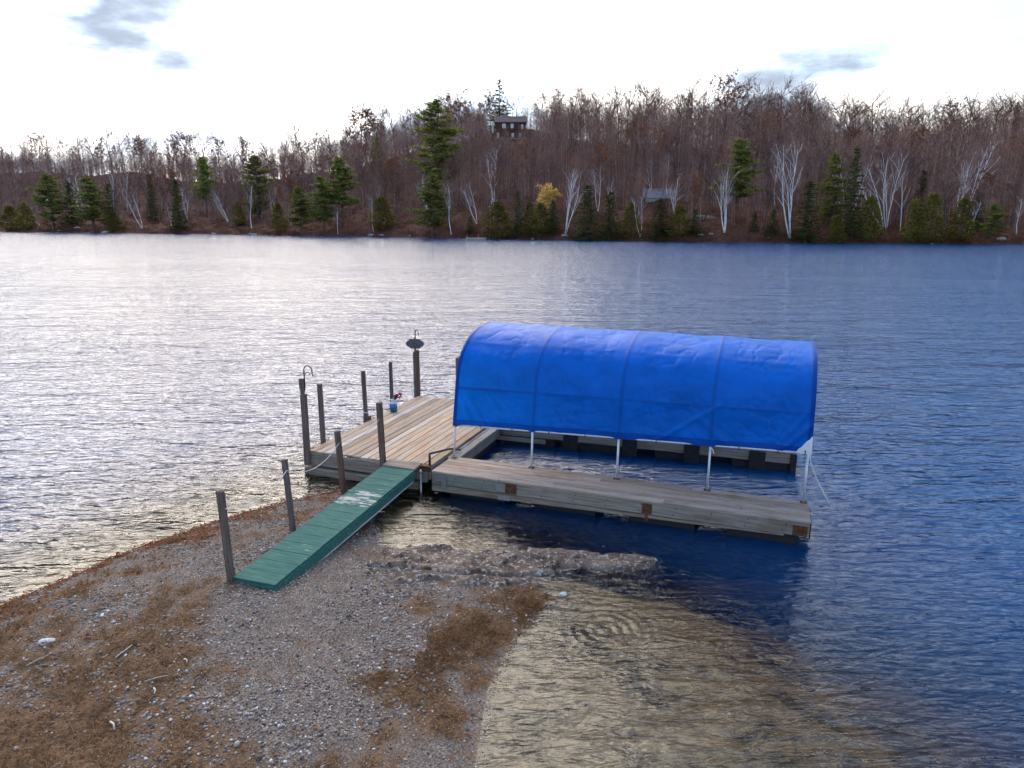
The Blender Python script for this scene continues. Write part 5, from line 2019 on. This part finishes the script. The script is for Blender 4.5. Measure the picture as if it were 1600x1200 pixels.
def window(parent, x, y, z, w, h):
    f = MB().box(x - w / 2, x + w / 2, y - 0.10, y - 0.004, z, z + h, 0).build('window', WHITE, parent)
    MB().box(x - w / 2 + 0.12, x + w / 2 - 0.12, y - 0.13, y - 0.103, z + 0.12, z + h / 2 - 0.04, 0).build('pane', GLASS, f)
    MB().box(x - w / 2 + 0.12, x + w / 2 - 0.12, y - 0.13, y - 0.103, z + h / 2 + 0.04, z + h - 0.12, 0).build('pane', GLASS, f)


def gable_house(name, p, W_, D_, hw, hr, wall, roof, label, rz=0.0, gable_front=False, overhang=0.5):
    t = empty(name, tuple(p), rz)
    tag(t, label, 'house')
    MB().box(-W_ / 2, W_ / 2, 0, D_, -3.0, hw, 0).build('wall', wall, t)
    if gable_front:
        b = MB().poly([(-W_ / 2, 0.0, hw), (W_ / 2, 0, hw), (0, 0, hw + hr), (-W_ / 2, D_, hw), (W_ / 2, D_, hw), (0, D_, hw + hr)], [(0, 1, 2), (3, 5, 4), (0, 2, 5, 3), (1, 4, 5, 2)])
        b.build('gable', wall, t)
        for s in (-1, 1):
            e = W_ / 2 + overhang
            k = hr / (W_ / 2)
            MB().poly([(0, -overhang, hw + hr + 0.02), (s * e, -overhang, hw - k * overhang + 0.02), (s * e, D_ + overhang, hw - k * overhang + 0.02), (0, D_ + overhang, hw + hr + 0.02),
                       (0, -overhang, hw + hr + 0.22), (s * e, -overhang, hw - k * overhang + 0.22), (s * e, D_ + overhang, hw - k * overhang + 0.22), (0, D_ + overhang, hw + hr + 0.22)],
                      [(0, 3, 2, 1), (4, 5, 6, 7), (0, 1, 5, 4), (1, 2, 6, 5), (2, 3, 7, 6), (3, 0, 4, 7)]).build('roof', roof, t)
    else:
        for s in (0, 1):
            y0, y1 = (-overhang, D_ / 2) if s == 0 else (D_ + overhang, D_ / 2)
            z0, z1 = hw - hr * overhang / (D_ / 2), hw + hr
            e = W_ / 2 + overhang
            MB().poly([(-e, y0, z0), (e, y0, z0), (e, y1, z1), (-e, y1, z1), (-e, y0, z0 + 0.2), (e, y0, z0 + 0.2), (e, y1, z1 + 0.2), (-e, y1, z1 + 0.2)],
                      [(0, 3, 2, 1), (4, 5, 6, 7), (0, 1, 5, 4), (1, 2, 6, 5), (2, 3, 7, 6), (3, 0, 4, 7)]).build('roof', roof, t)
        b = MB().poly([(-W_ / 2, 0.01, hw), (-W_ / 2, D_ - .01, hw), (-W_ / 2, D_ / 2, hw + hr - .02), (W_ / 2, 0.01, hw), (W_ / 2, D_ - .01, hw), (W_ / 2, D_ / 2, hw + hr - .02)], [(0, 2, 1), (3, 4, 5)])
        b.build('gable', wall, t)
    return t


def far_things():
    k = HOUSE_P[1] / F_PX
    t = gable_house('hill_house', HOUSE_P, 44 * k, 8.0, 24 * k, 9 * k, WALLB, ROOFB, 'dark brown two storey house with white windows on the hilltop', 0.0)
    for (x, z, w, h) in ((-10, 15, 5, 6), (2, 15, 4, 6), (17, 14, 3, 6), (-19, 1.5, 3.4, 7), (3, 2, 3.2, 6), (14, 2, 3, 6)):
        window(t, x * k, 0, z * k, w * k, h * k)
    MB().box(-28 * k, -25.5 * k, 1.0, 1.6, 9 * k, 24 * k, 0).build('chimney', CREAM, t)
    MB().box(-24 * k, 24 * k, -2.4, -0.15, -0.3, 0.0, 0).build('terrace', BEAM, t)

    p = hill_hit(1036, 316)
    k = p[1] / F_PX
    t = gable_house('cottage', p + np.array([0, 2, 0]), 46 * k, 7.0, 7 * k, 13 * k, CREAM, ROOFG, 'low cottage with a grey roof half hidden behind right of centre birches', 0.08)
    for x in (-14, 0, 14):
        window(t, x * k, 0, 1 * k, 5 * k, 5 * k)
    p = hill_hit(62, 322)
    k = p[1] / F_PX
    t = gable_house('cabin', p, 13 * k, 5.0, 9 * k, 5 * k, CREAM, WHITE, 'tiny white gabled cabin in the trees at far left', 0.2, True)
    window(t, 0, 0, 3 * k, 4 * k, 5 * k)

    # raft at the far shore
    p = at(745, 373, z=0.0)
    p[1] = float(shore_y(p[0])) - 2.5
    p[0] = (745 - 800) / F_PX * p[1]
    t = empty('swim_raft', (p[0], p[1], 0), 0.05)
    tag(t, 'pale swimming raft moored at the far shore', 'raft')
    for i in range(6):
        MB().box(-2.6, 2.6, -1.0 + i * 0.34, -0.68 + i * 0.34, 0.26, 0.32, 0.01).build('plank', CREAM, t)
    MB().box(-2.6, 2.6, -0.98, 1.0, -0.1, 0.25, 0.02).build('float', BEAM, t)
    for x in (-2.3, 0.6):
        MB().box(x - 0.09, x + 0.09, 0.8, 0.98, 0.33, 1.1, 0.01).build('post', BEAM, t)
    # pale boulders by the water
    st = plain_mat('pale_granite', (0.40, 0.375, 0.36), 0.9, 0, 0.25, 2.0)
    spec = [(92, 361, 5), (122, 357, 9), (165, 364, 10), (335, 366, 8), (392, 366, 6), (398, 367, 7), (580, 368, 9), (596, 368, 7), (640, 369, 4), (832, 374, 5), (882, 369, 10),
            (1094, 368, 8), (1110, 366, 7), (1200, 372, 5), (1455, 381, 4), (1563, 375, 14)]
    names = ['by the left leaning birch stub', 'below the dark left spruce', 'left of the small olive left cedar', 'under the fan shaped birch', 'left one of two below the left hill pine',
             'right one of two below the left hill pine', 'at the foot of the birch left of centre', 'right of the birch foot left of centre', 'left of the low shore pine',
             'below the olive cedars', 'at the foot of the tall right leaning birch', 'left of the bright birch', 'just left of the bright birch foot', 'before the small right spruce', 'below the yellow green cedars', 'large and white near the right edge']
    for i, ((x, y, w), nm) in enumerate(zip(spec, names)):
        p = hill_hit(x, y)
        s = w / F_PX * p[1] * 0.5
        boulder('shore_boulder', (p[0], p[1] - 0.3, p[2] + s * 0.15), (s, s * 0.7, s * 0.42), 'pale shore boulder ' + nm, 'boulder', i + 11, st, 'pale boulders on the far shore')
    p = hill_hit(1098, 340)
    boulder('rock_outcrop', (p[0], p[1], p[2] - 0.6), (3.4, 2.6, 1.3), 'grey bare rock outcrop on the slope left of the bright birch', 'rock', 33, ROCK)


far_things()
